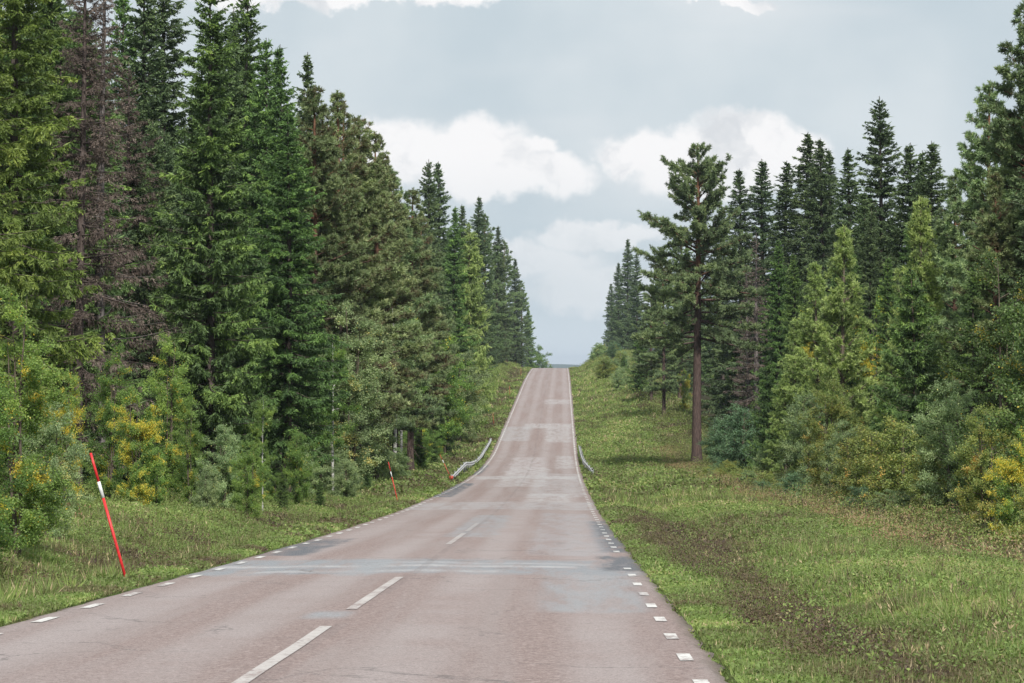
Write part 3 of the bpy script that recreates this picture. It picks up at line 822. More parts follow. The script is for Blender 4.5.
T_('spruceC', 515, -9.80, 258, 'spruce_tree', 'dark spruce near the end of the left wall before the crest', wid=1.15)
T_('pineD', 522, -9.20, 280, 'pine_tree', 'last pine of the left wall, close above the crest', 'pine', wid=1.0)
T_('spruceG', 529, -8.80, 308, 'spruce_tree', 'low green spruce at the very end of the left wall', wid=1.2)
T_('birchA', 537, -8.40, 346, 'birch_tree', 'small light green tree on the left where the road meets the sky', 'birch', wid=1.0)

# ---------- right side
T_('pineC', 697, 8.90, 143, 'pine_tree', 'lone tall pine with a bare dark trunk at the edge of the right verge', 'pine', rot=0.6, wid=.92, tilt=0)
T_('pineD', 664, 9.90, 246, 'pine_tree', 'lower pine behind the left side of the lone tall pine', 'pine', wid=1.0)
T_('pineE', 652, 9.60, 283, 'pine_tree', 'low bushy pine leaning out left of the lone tall pine', 'pine', wid=1.3)
T_('pineE', 680, 12.60, 225, 'pine_tree', 'pine whose crown fills the space behind the lone pine trunk', 'pine', wid=1.15)
T_('youngS', 640, 8.90, 332, 'spruce_tree', 'small dark spruce at the lower left foot of the pines by the right verge', wid=1.2)
T_('spruceC', 611, 12.20, 283, 'spruce_tree', 'left spruce of the far blue-green trio beyond the right verge', wid=1.2)
T_('spruceC', 618, 12.80, 262, 'spruce_tree', 'middle spruce of the far blue-green trio beyond the right verge', wid=1.15)
T_('spruceC', 628, 13.60, 238, 'spruce_tree', 'right and tallest spruce of the far blue-green trio beyond the right verge', wid=1.2)
T_('spruceE', 637, 14.00, 252, 'spruce_tree', 'dark spruce between the far trio and the lone tall pine', wid=1.0)
T_('youngSL', 599, 7.90, 343, 'spruce_tree', 'tiny pale conifer alone on the bank by the crest', wid=1.3)
T_('spruceD', 722, 15.20, 204, 'spruce_tree', 'thin sparse spruce tip just right of the lone pine crown', wid=1.41)
T_('spruceC', 742, 15.60, 168, 'spruce_tree', 'dark pointed spruce, first tall spire right of the lone pine', wid=1.28)
T_('spruceC', 763, 17.40, 158, 'spruce_tree', 'dark spruce, second tall spire right of the lone pine', wid=1.41)
T_('spruceD', 785, 17.80, 160, 'spruce_tree', 'open-branched spruce with sky through its top, third spire right of the lone pine', wid=1.60)
T_('spruceD', 806, 19.00, 131, 'spruce_tree', 'thin spruce with a needle-like tip over the young pale pines', wid=1.54)
T_('spruceC', 824, 19.00, 137, 'spruce_tree', 'dark spruce beside the needle-tipped one', wid=1.22)
T_('spruceD', 833, 22.00, 148, 'spruce_tree', 'slim spruce tip behind and between the taller spires', wid=1.41)
T_('spruceD', 849, 19.50, 147, 'spruce_tree', 'slim spruce close left of the tallest spruce on the right', wid=1.41)
T_('spruceE', 880, 18.20, 95, 'spruce_tree', 'tallest dark spruce on the right side, standing over the young pines', wid=1.13)
T_('spruceC', 863, 17.00, 190, 'spruce_tree', 'dark spruce leaning on the left flank of the tallest right spruce', wid=1.2)
T_('spruceC', 905, 19.00, 142, 'spruce_tree', 'dark spruce at the right shoulder of the tallest right spruce', wid=1.28)
T_('spruceD', 917, 19.50, 150, 'spruce_tree', 'thin spruce top right of the tallest right spruce', wid=1.41)
T_('spruceC', 931, 19.20, 140, 'spruce_tree', 'dark spruce rising between the tallest spruce and the big right pine', wid=1.34)
T_('deadB', 758, 13.60, 232, 'dead_spruce', 'dead purple-brown spruce among the green ones right of the lone pine', 'dead spruce', wid=1.4)
T_('deadB', 748, 14.60, 265, 'dead_spruce', 'shorter dead brown spruce touching the right side of the lone pine', 'dead spruce', wid=1.3)
T_('spruceG', 779, 14.20, 238, 'spruce_tree', 'mid-green spruce between the dead brown spruce and the young pines', wid=1.0)
T_('spruceG', 794, 13.80, 252, 'spruce_tree', 'green spruce directly left of the pale young pines', wid=1.0)
T_('youngA', 817, 12.40, 262, 'pine_tree', 'pale green young pine, left one of the two light ones', 'young pine', wid=.95)
T_('youngA', 842, 12.30, 226, 'pine_tree', 'pale green young pine, taller right one of the two light ones', 'young pine', wid=.95)
T_('youngA', 795, 11.80, 320, 'pine_tree', 'low pale young pine at the left foot of the light pair', 'young pine', wid=1.0)
T_('birchY', 873, 15.40, 292, 'birch_tree', 'young birch with a bright yellow top between the pale pine and the dark young spruce', 'birch', wid=.7)
T_('birchY', 818, 14.60, 302, 'birch_tree', 'thin yellow birch showing between the pale young pines', 'birch', wid=.5)
T_('youngA', 922, 13.20, 197, 'pine_tree', 'tall pale green pine right of the tallest right spruce', 'pine', wid=.85)
T_('youngS', 913, 11.40, 268, 'spruce_tree', 'dense dark green young spruce in front of the tall pale pine', 'young spruce', wid=1.0)
T_('youngA', 890, 11.80, 345, 'pine_tree', 'short pale pine left of the dense dark young spruce', 'young pine', wid=1.1)
T_('spruceB', 968, 12.60, 262, 'spruce_tree', 'dark spruce with layered hanging branches behind the right birches', wid=1.0)
T_('pineD', 958, 15.60, 172, 'pine_tree', 'pine with an uneven crown, left one of the big pines at the right border', 'pine', wid=1.1)
T_('pineD', 985, 15.20, 80, 'pine_tree', 'big grey-green pine stepping up towards the right border', 'pine', wid=1.0, rot=2.0)
T_('pineA', 998, 13.60, 170, 'pine_tree', 'olive pine with brownish lower limbs near the right border', 'pine', wid=1.0)
T_('pineD', 1022, 14.60, 0, 'pine_tree', 'tallest pine at the right border, its needle tufts against the sky', 'pine', wid=1.0, rot=4.0)
T_('spruceE', 1052, 15.00, 20, 'spruce_tree', 'dark spruce mostly outside the right border', wid=1.0)
T_('birchLD', 1004, 11.40, 250, 'birch_tree', 'big birch with yellow flecked leaves at the right border', 'birch', wid=1.2)
T_('birchBD', 1044, 10.80, 300, 'birch_tree', 'green birch cut off by the right border', 'birch', wid=1.1)

# ---------- bushes and small birches along both forest edges
def bush(key, px, x, top, name, label, cat='bush', wid=1.0, **k_):
    return T_(key, px, x, top, name, label, cat, None, wid, **k_)
bush('birchL', 16, -8.30, 285, 'birch_tree', 'leafy green birch with yellow sprays at the lower left corner of the forest', 'birch', 1.15)
bush('birchL', -24, -8.00, 340, 'birch_tree', 'green birch sapling at the very left border', 'birch', 1.2)
bush('greyA', 48, -9.00, 400, 'birch_tree', 'low green birch bush between the corner birch and the dead spruce stems', 'birch', .9)
bush('birchY', 64, -10.30, 368, 'birch_tree', 'small birch with bright yellow leaves left of the dark dead trunk', 'birch', .55)
bush('birchL', 108, -11.00, 342, 'birch_tree', 'grey-green birch growing in front of the dead spruces', 'birch', .85)
bush('birchY', 136, -10.00, 388, 'birch_bush', 'bright yellow birch bush beside the nearest red snow pole', 'birch', .8)
bush('birchL', 170, -10.50, 330, 'birch_tree', 'fresh green birch right of the yellow birch bush', 'birch', .85)
bush('birchL', 190, -9.70, 400, 'birch_tree', 'drooping green birch under the left side of the big spruce', 'birch', .9)
bush('birchB', 154, -9.70, 445, 'birch_bush', 'low yellow-green bush at the foot of the fresh green birch', 'birch', .9)
bush('greyA', 224, -9.40, 424, 'willow_bush', 'grey-green rounded bush under the big spruce', 'willow', 1.0)
bush('birchC', 204, -9.10, 466, 'willow_bush', 'low bush on the grass left of the grey-green rounded bush', 'willow', .8)
bush('birchT', 262, -8.60, 395, 'birch_tree', 'slim birch with a pale stem left of the dark twin trunks', 'birch', .7)
bush('birchA', 249, -8.20, 440, 'birch_bush', 'leafy bush just left of the slim pale-stemmed birch', 'birch', .8)
bush('birchA', 296, -9.30, 432, 'birch_bush', 'green bush between the dark trunks under the bright spruce', 'birch', .9)
bush('youngS', 282, -8.70, 470, 'spruce_sapling', 'dark little spruce at the foot of the trunks under the bright spruce', 'sapling', 1.0)
bush('birchT', 333, -9.50, 330, 'birch_tree', 'birch with a pale speckled stem right of the dark trunks', 'birch', .9)
bush('greyL', 352, -9.10, 300, 'birch_tree', 'grey-green birch crown hanging in front of the second brown pine', 'birch', 1.2)
bush('greyL', 375, -9.50, 330, 'birch_tree', 'grey-green birch above the second red snow pole', 'birch', 1.2)
bush('greyT', 396, -9.10, 300, 'birch_tree', 'birch with a white stem right behind the second red snow pole', 'birch', 1.2)
bush('birchT', 402, -9.50, 310, 'birch_tree', 'second white-stemmed birch, close right of the first white stem', 'birch', 1.0)
bush('youngS', 320, -8.50, 478, 'spruce_sapling', 'low green spruce sapling right of the pale speckled stem', 'sapling', 1.1)
bush('birchC', 344, -8.70, 462, 'willow_bush', 'low bush in shade left of the second red snow pole', 'willow', 1.2)
bush('youngS', 366, -8.90, 452, 'spruce_sapling', 'dark spruce sapling left of the white birch stems', 'sapling', 1.0)
bush('birchA', 418, -9.30, 420, 'birch_bush', 'green bush right of the white birch stems', 'birch', 1.3)
bush('birchB', 446, -8.70, 330, 'birch_tree', 'small birch with a yellow spray under the twin dark spires', 'birch', 1.0)
bush('greyA', 459, -8.50, 345, 'birch_tree', 'pale birch beyond the left guard rail', 'birch', 1.2)
bush('birchA', 472, -8.30, 350, 'birch_tree', 'green birch low in the far left trees', 'birch', 1.2)
# right
bush('blueA', 672, 10.40, 418, 'willow_bush', 'blue-green bush left of the lone pine trunk', 'willow', 1.1)
bush('greyA', 655, 9.70, 400, 'birch_bush', 'greyish bush below the low pine left of the lone pine', 'birch', 1.1)
bush('birchY', 684, 12.20, 368, 'birch_tree', 'faintly yellow birch glimpsed left of the lone pine trunk', 'birch', .6)
bush('blueA', 664, 8.60, 440, 'willow_bush', 'small bush standing alone in the grass left of the lone pine', 'willow', .8)
bush('blueA', 722, 10.20, 420, 'willow_bush', 'blue-green bush right of the lone pine trunk', 'willow', 1.1)
bush('blueA', 744, 10.60, 408, 'willow_bush', 'rounded blue-green bush in front of the dead brown spruces', 'willow', 1.2)
bush('youngS', 768, 11.20, 360, 'spruce_tree', 'dark young spruce over the blue-green bushes', 'young spruce', 1.0)
bush('birchA', 712, 10.80, 446, 'birch_bush', 'low bright bush at the right foot of the lone pine', 'birch', 1.2)
bush('greyA', 764, 10.00, 448, 'birch_bush', 'low green bush by the brown grass under the dark young spruce', 'birch', 1.2)
bush('youngA', 786, 10.90, 372, 'pine_tree', 'small pine left of the pale willow thicket', 'young pine', 1.1)
bush('greyA', 806, 10.60, 392, 'willow_bush', 'pale grey-green willow, left one under the young pines', 'willow', 1.0)
bush('bronzeB', 828, 10.20, 380, 'willow_bush', 'tall willow with bronze leaf edges under the taller pale pine', 'willow', .9)
bush('greyA', 846, 10.60, 420, 'willow_bush', 'grey-green willow left of the bronze thicket', 'willow', 1.0)
bush('bronzeA', 872, 9.90, 430, 'birch_bush', 'bronze-leaved birch thicket, left part', 'birch', 1.25)
bush('bronzeA', 904, 9.80, 422, 'birch_bush', 'bronze-leaved birch thicket, highest part under the dark young spruce', 'birch', 1.25)
bush('bronzeB', 930, 9.90, 430, 'birch_bush', 'bronze-leaved birch thicket, right part', 'birch', 1.0)
bush('birchB', 888, 10.80, 395, 'birch_tree', 'thin birch with a few yellow leaves behind the bronze thicket', 'birch', .7)
bush('greyA', 952, 10.40, 380, 'birch_tree', 'pale green birch right of the bronze thicket', 'birch', .9)
bush('bronzeB', 985, 10.30, 405, 'birch_bush', 'bronze-tipped birch bush under the layered spruce', 'birch', .95)
bush('birchY', 1015, 9.90, 425, 'birch_bush', 'yellow-leaved birch bush at the right border', 'birch', .9)
bush('bronzeA', 1038, 9.40, 470, 'birch_bush', 'low bronze bush cut off by the right border', 'birch', 1.1)

random.seed(23)
for i_ in range(26):
    yb = random.uniform(330, 590); xb = random.uniform(5.8, 9.2)
    plant(random.choice(['greyA', 'bronzeA', 'blueA', 'birchC', 'youngS']), xb, yb, random.uniform(1.2, 3.4), 'bush', 'low scrub bush on the bank right of the road near the crest', 'bush', 'scrub on the right bank near the crest', random.uniform(1.2, 1.8))
for i_ in range(26):
    yb = random.uniform(58, 180); xb = random.uniform(7.9, 9.6)
    plant(random.choice(['greyA', 'bronzeA', 'bronzeA', 'blueA', 'birchC']), xb, yb, random.uniform(.6, 1.3), 'low_shrub', 'knee-high shrub in the brown grass along the foot of the right forest', 'shrub', 'low shrubs in the brown grass on the right', random.uniform(1.3, 2.0))
for i_ in range(24):
    yb = random.uniform(90, 235); xb = random.uniform(-10.6, -8.7)
    key_ = random.choice(['birchA', 'greyA', 'birchC', 'youngS', 'birchL'])
    plant(key_, xb, yb, random.uniform(.9, 2.8), 'low_shrub', 'leafy shrub among the tree stems along the foot of the left forest', 'shrub', 'shrubs among the stems on the left', random.uniform(1.0, 1.6))
# ---------- the forest behind: rows deeper in
def filler(side, x0, x1, pxs, htr, keys, label, group, wid=(.85, 1.2)):
    for px in pxs:
        x = side * random.uniform(x0, x1)
        px2 = px + random.uniform(-4, 4)
        if abs(px2 - VPX) < 12: continue
        y = at_px(px2, x)
        if y > 900 or y < 55: continue
        key = random.choice(keys)
        nm = 'pine_tree' if key.startswith('pine') else 'spruce_tree'
        yield key, x, y, nm, label, group, random.uniform(*wid)

def skyline(px):
    a = [(-60, -60), (85, -30), (112, 110), (190, 90), (212, 0), (230, -10), (262, 60), (300, 90), (345, 125), (400, 200), (425, 205), (445, 205), (470, 225), (500, 250), (522, 300), (535, 345), (562, 372),
         (598, 360), (606, 300), (628, 255), (650, 260), (690, 200), (715, 225), (740, 195), (800, 185), (850, 185), (880, 150), (930, 175), (960, 190), (985, 120), (1024, 40), (1090, 20)]
    return float(np.interp(px, [q[0] for q in a], [q[1] for q in a]))

count = 0
def rows(side, xlo, xhi, pxs, keys, label, group, low=(8, 60)):
    global count
    for key, x, y, nm, lb, gp, wd_ in filler(side, xlo, xhi, pxs, None, keys, label, group):
        px = VPX + F * x / y
        top = skyline(px) + random.uniform(*low)
        h = CAMZ + (HORY - top) / F * y - gz(x, y)
        h = min(h, 27.0)
        if h < 5: continue
        plant(key, x, y, h, nm, lb, 'pine' if nm == 'pine_tree' else 'spruce', gp, wd_, None, .02)
        count += 1
SPK = ['spruceC', 'spruceE', 'spruceG', 'spruceB']
rows(-1, 14.5, 17.5, np.arange(-40, 440, 13), SPK, 'dark spruce standing in the second row of the left forest', 'spruces behind the first row on the left')
rows(-1, 19, 24, np.arange(-40, 470, 12), SPK, 'dark spruce deep in the left forest behind the roadside rows', 'spruces deep in the left forest', (0, 70))
rows(-1, 26, 36, np.arange(-40, 480, 11), SPK, 'dark spruce deep in the left forest behind the roadside rows', 'spruces deep in the left forest', (10, 90))
rows(-1, 11.5, 15, np.arange(440, 536, 5), ['spruceC', 'spruceE', 'spruceG'], 'distant dark spruce of the closed far left wall up to the crest', 'far spruces on the left near the crest', (10, 60))
rows(1, 14.5, 18, np.arange(690, 1060, 15), SPK, 'dark spruce behind the bushes of the right forest edge', 'spruces behind the bushes on the right', (40, 130))
rows(1, 19, 25, np.arange(650, 1060, 14), SPK, 'dark spruce deep in the right forest below the tall spires', 'spruces deep in the right forest', (30, 110))
rows(1, 27, 38, np.arange(650, 1060, 13), SPK, 'dark spruce deep in the right forest below the tall spires', 'spruces deep in the right forest', (50, 130))
rows(1, 12.5, 16, np.arange(612, 690, 7), ['spruceC', 'spruceE', 'pineD'], 'distant conifer between the far trio and the lone pine', 'far conifers on the right', (20, 80))
for px in np.arange(745, 1000, 21):       # lower young growth filling the edge on the right
    T_(random.choice(['youngS', 'youngA', 'greyA', 'birchA']), px + random.uniform(-5, 5), random.uniform(12.0, 13.2), random.uniform(370, 420),
       'young_tree', 'low young tree half hidden behind the front bushes on the right', 'young tree', 'young growth behind the right bushes', wid=1.1)

# ------------------------------------------------------------------ grass, herbs, undergrowth (stuff nobody could count)
M['grass'] = foliage_mat('grass_blades', [(0, (.040, .029, .024)), (.2, (.075, .058, .034)), (.4, (.074, .086, .033)), (.65, (.092, .136, .038)), (.84, (.145, .185, .056)), (.9, (.19, .16, .085)), (1, (.30, .25, .16))], 0.25, 0.6, 0.0, gain=1.78)
M['grass_only'] = M['grass']

def grass_tone(x, y, r):
    n = fbm(x, y, 1.6, 90); n2 = fbm(x, y, 5.0, 95); n3 = fbm(x, y, .5, 99)
    t = .55 + (n - .5) * 1.0 + (n2 - .5) * .9 + (n3 - .5) * .35
    dr = x - RR; dl = RL - x
    # short fresh strip by the asphalt, browner herbs in the ditch, green again, dry towards the trees
    t = t + np.where(dr > 0, -.44 * np.exp(-((dr - 1.5) / .85) ** 2) * (y < 95) * sst(n3 + n, .7, 1.1) * 1.3, 0)
    t = t + np.where(dr > 0, .12 * np.exp(-((dr - 4.2) / 1.8) ** 2), 0)
    t = t + np.where(dr > 0, -.24 * sst(dr + (n - .5) * 3, 6.2, 8.2), 0)
    t = t + np.where(dl > 0, -.20 * np.exp(-((dl - 1.9) / 1.1) ** 2), 0)
    t = t + np.where(dl > 0, .10 * np.exp(-((dl - 4.6) / 1.4) ** 2) - .10 * sst(dl, 5.6, 7.0), 0)
    t = t + r.normal(0, .07, len(x))
    straw = r.random(len(x)) < .07 + .10 * sst(dr, 6, 8.5)
    return np.where(straw, r.uniform(.86, 1, len(x)), np.clip(t, .02, .84))

def grass_field(name, y0, y1, n, hgt, wdt, seed, herb=False, xmax=9.8, label_kind='stuff', spread=.05, per=7):
    r = np.random.default_rng(seed)
    nt = n // per
    y = r.uniform(y0, y1, nt * 4)
    x = r.uniform(-16, 13, nt * 4)
    ok = ((x > RR - .02) & (x < np.minimum(xmax, .17 * y + 1.2) + RR * 0 + 1.0)) | ((x < RL + .02) & (x > np.maximum(-11.8, -.205 * y - 1.2)))
    dens = fbm(x, y, 1.1, 110)
    ok &= (r.random(len(x)) < .35 + dens)
    x = x[ok][:nt]; y = y[ok][:nt]; nt = len(x)
    near_road = np.minimum(np.where(x > 0, x - RR, 9), np.where(x < 0, RL - x, 9))
    hf = .30 + .70 * sst(near_road, .05, 1.1)
    hf = hf * (.55 + .9 * fbm(x, y, 2.2, 120))
    hf = hf * (1 + .5 * sst(x - RR, 6.0, 8.0))
    tone = grass_tone(x, y, r)
    i = np.repeat(np.arange(nt), per); m_ = len(i)
    px_ = x[i] + r.normal(0, spread, m_); py_ = y[i] + r.normal(0, spread, m_)
    pz = ground_z(px_, py_)
    onroad = (px_ < RR - .05) & (px_ > RL + .05)
    pz = np.where(onroad, pz - .5, pz)
    if herb:
        tone = np.where(tone > .85, .45, tone)
        hh = r.uniform(.1, 1, m_) * hgt * hf[i]
        p = np.stack([px_, py_, pz + hh], -1)
        d = norm(np.stack([r.normal(0, 1, m_), r.normal(0, 1, m_), r.normal(.15, .45, m_)], -1))
        L = wdt * r.uniform(1.4, 3.0, m_); Wd = wdt * r.uniform(.45, .9, m_)
        sd = norm(np.cross(d, r.normal(0, 1, (m_, 3))))
    else:
        p = np.stack([px_, py_, pz - .02], -1)
        d = norm(np.stack([r.normal(0, .42, m_), r.normal(0, .42, m_), np.ones(m_)], -1))
        L = hgt * hf[i] * r.uniform(.5, 1.4, m_) + .03; Wd = wdt * r.uniform(.35, .8, m_)
        sd = norm(np.stack([r.normal(0, 1, m_), r.normal(0, .6, m_), 0 * L], -1))
    g_ = Geo(); g_.diamonds(p, d, sd, L, Wd, np.clip(tone[i] + r.normal(0, .06, m_), 0, 1))
    return g_
def join(gs):
    o = Geo()
    for q in gs:
        for V, Q, T0 in zip(q.V, q.Q, q.T): o.add(V, Q - Q.min(), T0)
    return o
# brown heather clumps and tall dry stalks
def clumps(seed, n, xr_, yr_, h, spread, per, wd, tone, tsd, keep=None, base=.05):
    r = np.random.default_rng(seed)
    x = r.uniform(*xr_, n); y = r.uniform(*yr_, n) 
    if keep is not None:
        k_ = keep(x, y, r); x = x[k_]; y = y[k_]
    i = np.repeat(np.arange(len(x)), per); m_ = len(i)
    sc_ = np.repeat(r.uniform(.5, 1.3, len(x)), per)
    ct = np.repeat(r.normal(tone, tsd, len(x)), per)
    px_ = x[i] + r.normal(0, spread, m_) * sc_; py_ = y[i] + r.normal(0, spread, m_) * sc_
    hh = r.uniform(base, 1, m_) * h * sc_
    p = np.stack([px_, py_, ground_z(px_, py_) + hh], -1)
    d = norm(np.stack([r.normal(0, .8, m_), r.normal(0, .8, m_), r.uniform(-.2, 1.2, m_)], -1))
    g_ = Geo(); g_.diamonds(p, d, norm(np.cross(d, r.normal(0, 1, (m_, 3)))), wd * r.uniform(1.4, 3.2, m_), wd * .6, np.clip(ct + r.normal(0, .08, m_), 0, 1))
    return g_
infr = lambda x, y, r: (x < .17 * y + 1.5) & (x > -.21 * y - 1.5)
gg = join([grass_field('g', 17, 36, 260000, .15, .011, 1), grass_field('g', 36, 62, 240000, .18, .016, 2), grass_field('g', 62, 105, 200000, .22, .026, 3),
           grass_field('g', 105, 210, 170000, .26, .05, 4, xmax=11), grass_field('g', 210, 560, 150000, .35, .11, 5, xmax=13)])
tag(obj('grass', gg.mesh('grass', M['grass'])), 'short green and straw coloured grass along both sides of the road', 'grass', kind='stuff')
def tussocks(seed, n, xr_, yr_, h, per, wd):
    r = np.random.default_rng(seed); x = r.uniform(*xr_, n); y = yr_[0] + (yr_[1] - yr_[0]) * r.uniform(0, 1, n) ** 1.3
    k_ = infr(x, y, r) & (fbm(x, y, 4.0, 170) > .42); x = x[k_]; y = y[k_]; n = len(x)
    i = np.repeat(np.arange(n), per); m_ = len(i); sc_ = r.uniform(.5, 1.3, n)[i]
    tn = np.clip(r.normal(.52, .17, n)[i] + r.normal(0, .09, m_), 0, .84); tn = np.where(r.random(m_) < .10, .93, tn)
    px_ = x[i] + r.normal(0, .05, m_) * sc_; py_ = y[i] + r.normal(0, .05, m_) * sc_
    d = norm(np.stack([r.normal(0, .55, m_), r.normal(0, .55, m_), np.ones(m_)], -1))
    g_ = Geo(); g_.diamonds(np.stack([px_, py_, ground_z(px_, py_)], -1), d, norm(np.stack([r.normal(0, 1, m_), r.normal(0, .5, m_), 0 * tn], -1)), h * sc_ * r.uniform(.5, 1.2, m_), wd, tn)
    return g_
tu = join([tussocks(241, 2600, (3.4, 9.5), (19, 110), .30, 55, .0065), tussocks(242, 2600, (-10.5, -6.1), (30, 130), .28, 55, .008), tussocks(243, 4200, (1.9, 10), (100, 330), .42, 26, .02)])
tag(obj('rough_grass', tu.mesh('rough_grass', M['grass'])), 'rough taller grass tufts scattered over the verges', 'grass', kind='stuff')
hb = join([clumps(231, 700, (2.2, 9.0), (20, 90), .42, .13, 90, .018, .56, .09, lambda x, y, r: infr(x, y, r) & (fbm(x, y, 3.0, 160) > .44)),
           clumps(232, 500, (-9.5, -6.3), (32, 110), .40, .13, 90, .018, .54, .09, lambda x, y, r: infr(x, y, r) & (fbm(x, y, 3.0, 163) > .44)),
           grass_field('h', 17, 36, 170000, .15, .016, 11, True, per=10, spread=.07), grass_field('h', 36, 62, 150000, .20, .022, 12, True, per=10, spread=.09),
           grass_field('h', 62, 120, 150000, .28, .034, 13, True, per=10, spread=.14), grass_field('h', 120, 300, 110000, .40, .07, 14, True, per=10, spread=.3, xmax=11)])
tag(obj('verge_herbs', hb.mesh('verge_herbs', M['grass'])), 'low leafy herbs and brown heather mixed into the roadside grass', 'herbs', kind='stuff')

he = join([clumps(201, 420, (1.75, 2.9), (20, 78), .34, .13, 150, .013, .17, .10, lambda x, y, r: infr(x, y, r) & (fbm(x, y, 1.5, 130) > .51)),
           clumps(202, 260, (3.4, 9.5), (30, 110), .20, .20, 120, .018, .14, .09, lambda x, y, r: infr(x, y, r) & (fbm(x, y, 2.6, 133) > .58)),
           clumps(203, 520, (-9.0, -6.4), (34, 140), .24, .20, 110, .020, .26, .12, lambda x, y, r: infr(x, y, r) & (fbm(x, y, 2.6, 135) > .40))])
tag(obj('heather', he.mesh('heather', M['grass'])), 'dark brown heather and withered herbs in the ditches', 'heather', kind='stuff')
M['under'] = foliage_mat('undergrowth_leaves', [(0, (.045, .040, .022)), (.35, (.075, .085, .030)), (.7, (.105, .150, .040)), (.9, (.13, .13, .05)), (1, (.155, .095, .062))], .28, .6, 0.0)
ug = join([clumps(211, 900, (8.3, 12.5), (45, 240), .75, .34, 260, .028, .40, .22, infr),
           clumps(216, 1200, (7.0, 10.5), (48, 230), .55, .30, 200, .022, .95, .06, lambda x, y, r: infr(x, y, r) & (fbm(x, y, 4, 155) > .47)),
           clumps(212, 900, (-14.5, -10.0), (50, 250), .55, .34, 230, .026, .50, .18, infr),
           clumps(215, 500, (4.5, 12), (330, 580), .8, .7, 90, .08, .40, .20, lambda x, y, r: fbm(x, y, 9, 150) > .5),
           clumps(213, 700, (8.8, 13.5), (240, 560), .9, .6, 120, .07, .45, .20, infr),
           clumps(214, 600, (-12.5, -9.2), (250, 560), .8, .6, 110, .07, .45, .20, infr)])
tag(obj('undergrowth', ug.mesh('undergrowth', M['under'])), 'knee-high leafy and brown undergrowth along the foot of the forest', 'undergrowth', kind='stuff')

def stalks(seed, n, xr_, yr_, h, wd):
    r = np.random.default_rng(seed); x = r.uniform(*xr_, n); y = r.uniform(*yr_, n)
    k_ = infr(x, y, r) & (fbm(x, y, 3.0, 140) > .42); x = x[k_]; y = y[k_]; n = len(x)
    d = norm(np.stack([r.normal(0, .18, n), r.normal(0, .18, n), np.ones(n)], -1)); L = h * r.uniform(.5, 1.2, n)
    p = np.stack([x, y, ground_z(x, y)], -1); g_ = Geo()
    tn = np.where(r.random(n) < .6, r.uniform(.05, .3, n), r.uniform(.86, .98, n))
    g_.diamonds(p, d, norm(np.stack([np.ones(n), r.normal(0, .3, n), 0 * L], -1)), L, wd, tn)
    for q in range(5):
        pp = p + d * (L * r.uniform(.65, 1.0, n))[:, None]; dd = norm(d + r.normal(0, .5, (n, 3)))
        g_.diamonds(pp, dd, norm(np.cross(dd, r.normal(0, 1, (n, 3)))), .07, wd * 1.8, tn)
    return g_
st = join([stalks(221, 14000, (7.4, 11.5), (45, 220), .48, .008), stalks(222, 1800, (2.4, 8), (22, 80), .26, .004), stalks(223, 1800, (-12, -7), (36, 150), .28, .005)])
tag(obj('dry_stalks', st.mesh('dry_stalks', M['grass'])), 'tall brown and straw coloured dry stalks before the trees', 'dry grass', kind='stuff')

# ------------------------------------------------------------------ snow poles
def paint(name, col, rough=.45, dirt=.25):
    m, T, b = base_mat(name, rough, .4)
    t = T.new('ShaderNodeTexCoord'); n = T.noise(t.outputs['Object'], 14, 5, .7)
    n2 = T.noise(t.outputs['Object'], 3.0, 4, .7); n = T.math('MULTIPLY_ADD', n2, .35, T.math('MULTIPLY', n, .75)); T.link(T.mix(T.smooth(n, .46, .66, 0, dirt * 2), col, tuple(c_ * .45 for c_ in col)), b.inputs['Base Color'])
    return m
M['red'] = paint('red_plastic', (.62, .028, .030)); M['orange'] = paint('faded_orange_red_plastic', (.50, .085, .045)); M['white'] = paint('white_reflective', (.72, .74, .72))
M['steel'] = paint('galvanised_steel', (.80, .82, .83), .5, .35); M['post'] = paint('weathered_steel_post', (.20, .21, .21), .6, .4); M['redend'] = paint('red_end_marker', (.48, .07, .045))
def pole(bx, y, topx, h, rad, mat, label, group='snow poles along the left verge', band=True, tuft=False):
    x = bx; z = gz(x, y)
    root = bpy.data.objects.new('snow_pole', None); COL.objects.link(root); root.location = (x, y, z - .15)
    lean = Vector((topx - bx, 0.05, h)); dirv = lean.normalized(); Ln = lean.length
    root.rotation_euler = dirv.to_track_quat('Z', 'Y').to_euler()
    tag(root, label, 'snow pole', group)
    def seg(a, b_, name, r1, r2, mt):
        g_ = Geo(); P = np.array([[(0, 0, a), (0, 0, a + .001), (0, 0, (a + b_) / 2), (0, 0, b_ - .001), (0, 0, b_)]])
        g_.tubes(P, np.array([[.0005, r1, (r1 + r2) / 2, r2, .0005]]), 10); return obj(name, g_.mesh(name, mt, False), root)
    t_ = Ln + .15
    if band:
        seg(0, t_ * .68, 'pole_shaft', rad, rad * .95, mat)
        seg(t_ * .68, t_ * .795, 'reflector_band', rad * 1.12, rad * 1.12, M['white'])
        seg(t_ * .795, t_, 'pole_tip', rad * .95, rad * .8, mat)
    else:
        seg(0, t_, 'pole_shaft', rad, rad * .7, mat)
    return root
pole(-5.80, 38.2, -5.80 - .50, 1.74, .021, M['red'], 'nearest red snow pole with a white band, leaning left over the near verge')
pole(-6.05, 106.0, -6.05 - .38, 1.58, .016, M['red'], 'second red snow pole, leaning in front of the white birch stems')
pole(-6.25, 163.0, -6.25 - .68, 1.45, .019, M['orange'], 'thin faded snow pole leaning at the near end of the left guard rail')
pole(-6.35, 268.0, -6.5, 1.3, .02, M['orange'], 'small faded snow pole just beyond the left guard rail', band=False)
pole(-6.3, 345.0, -6.35, 1.3, .022, M['orange'], 'tiny faded snow pole halfway up the far slope', band=False)
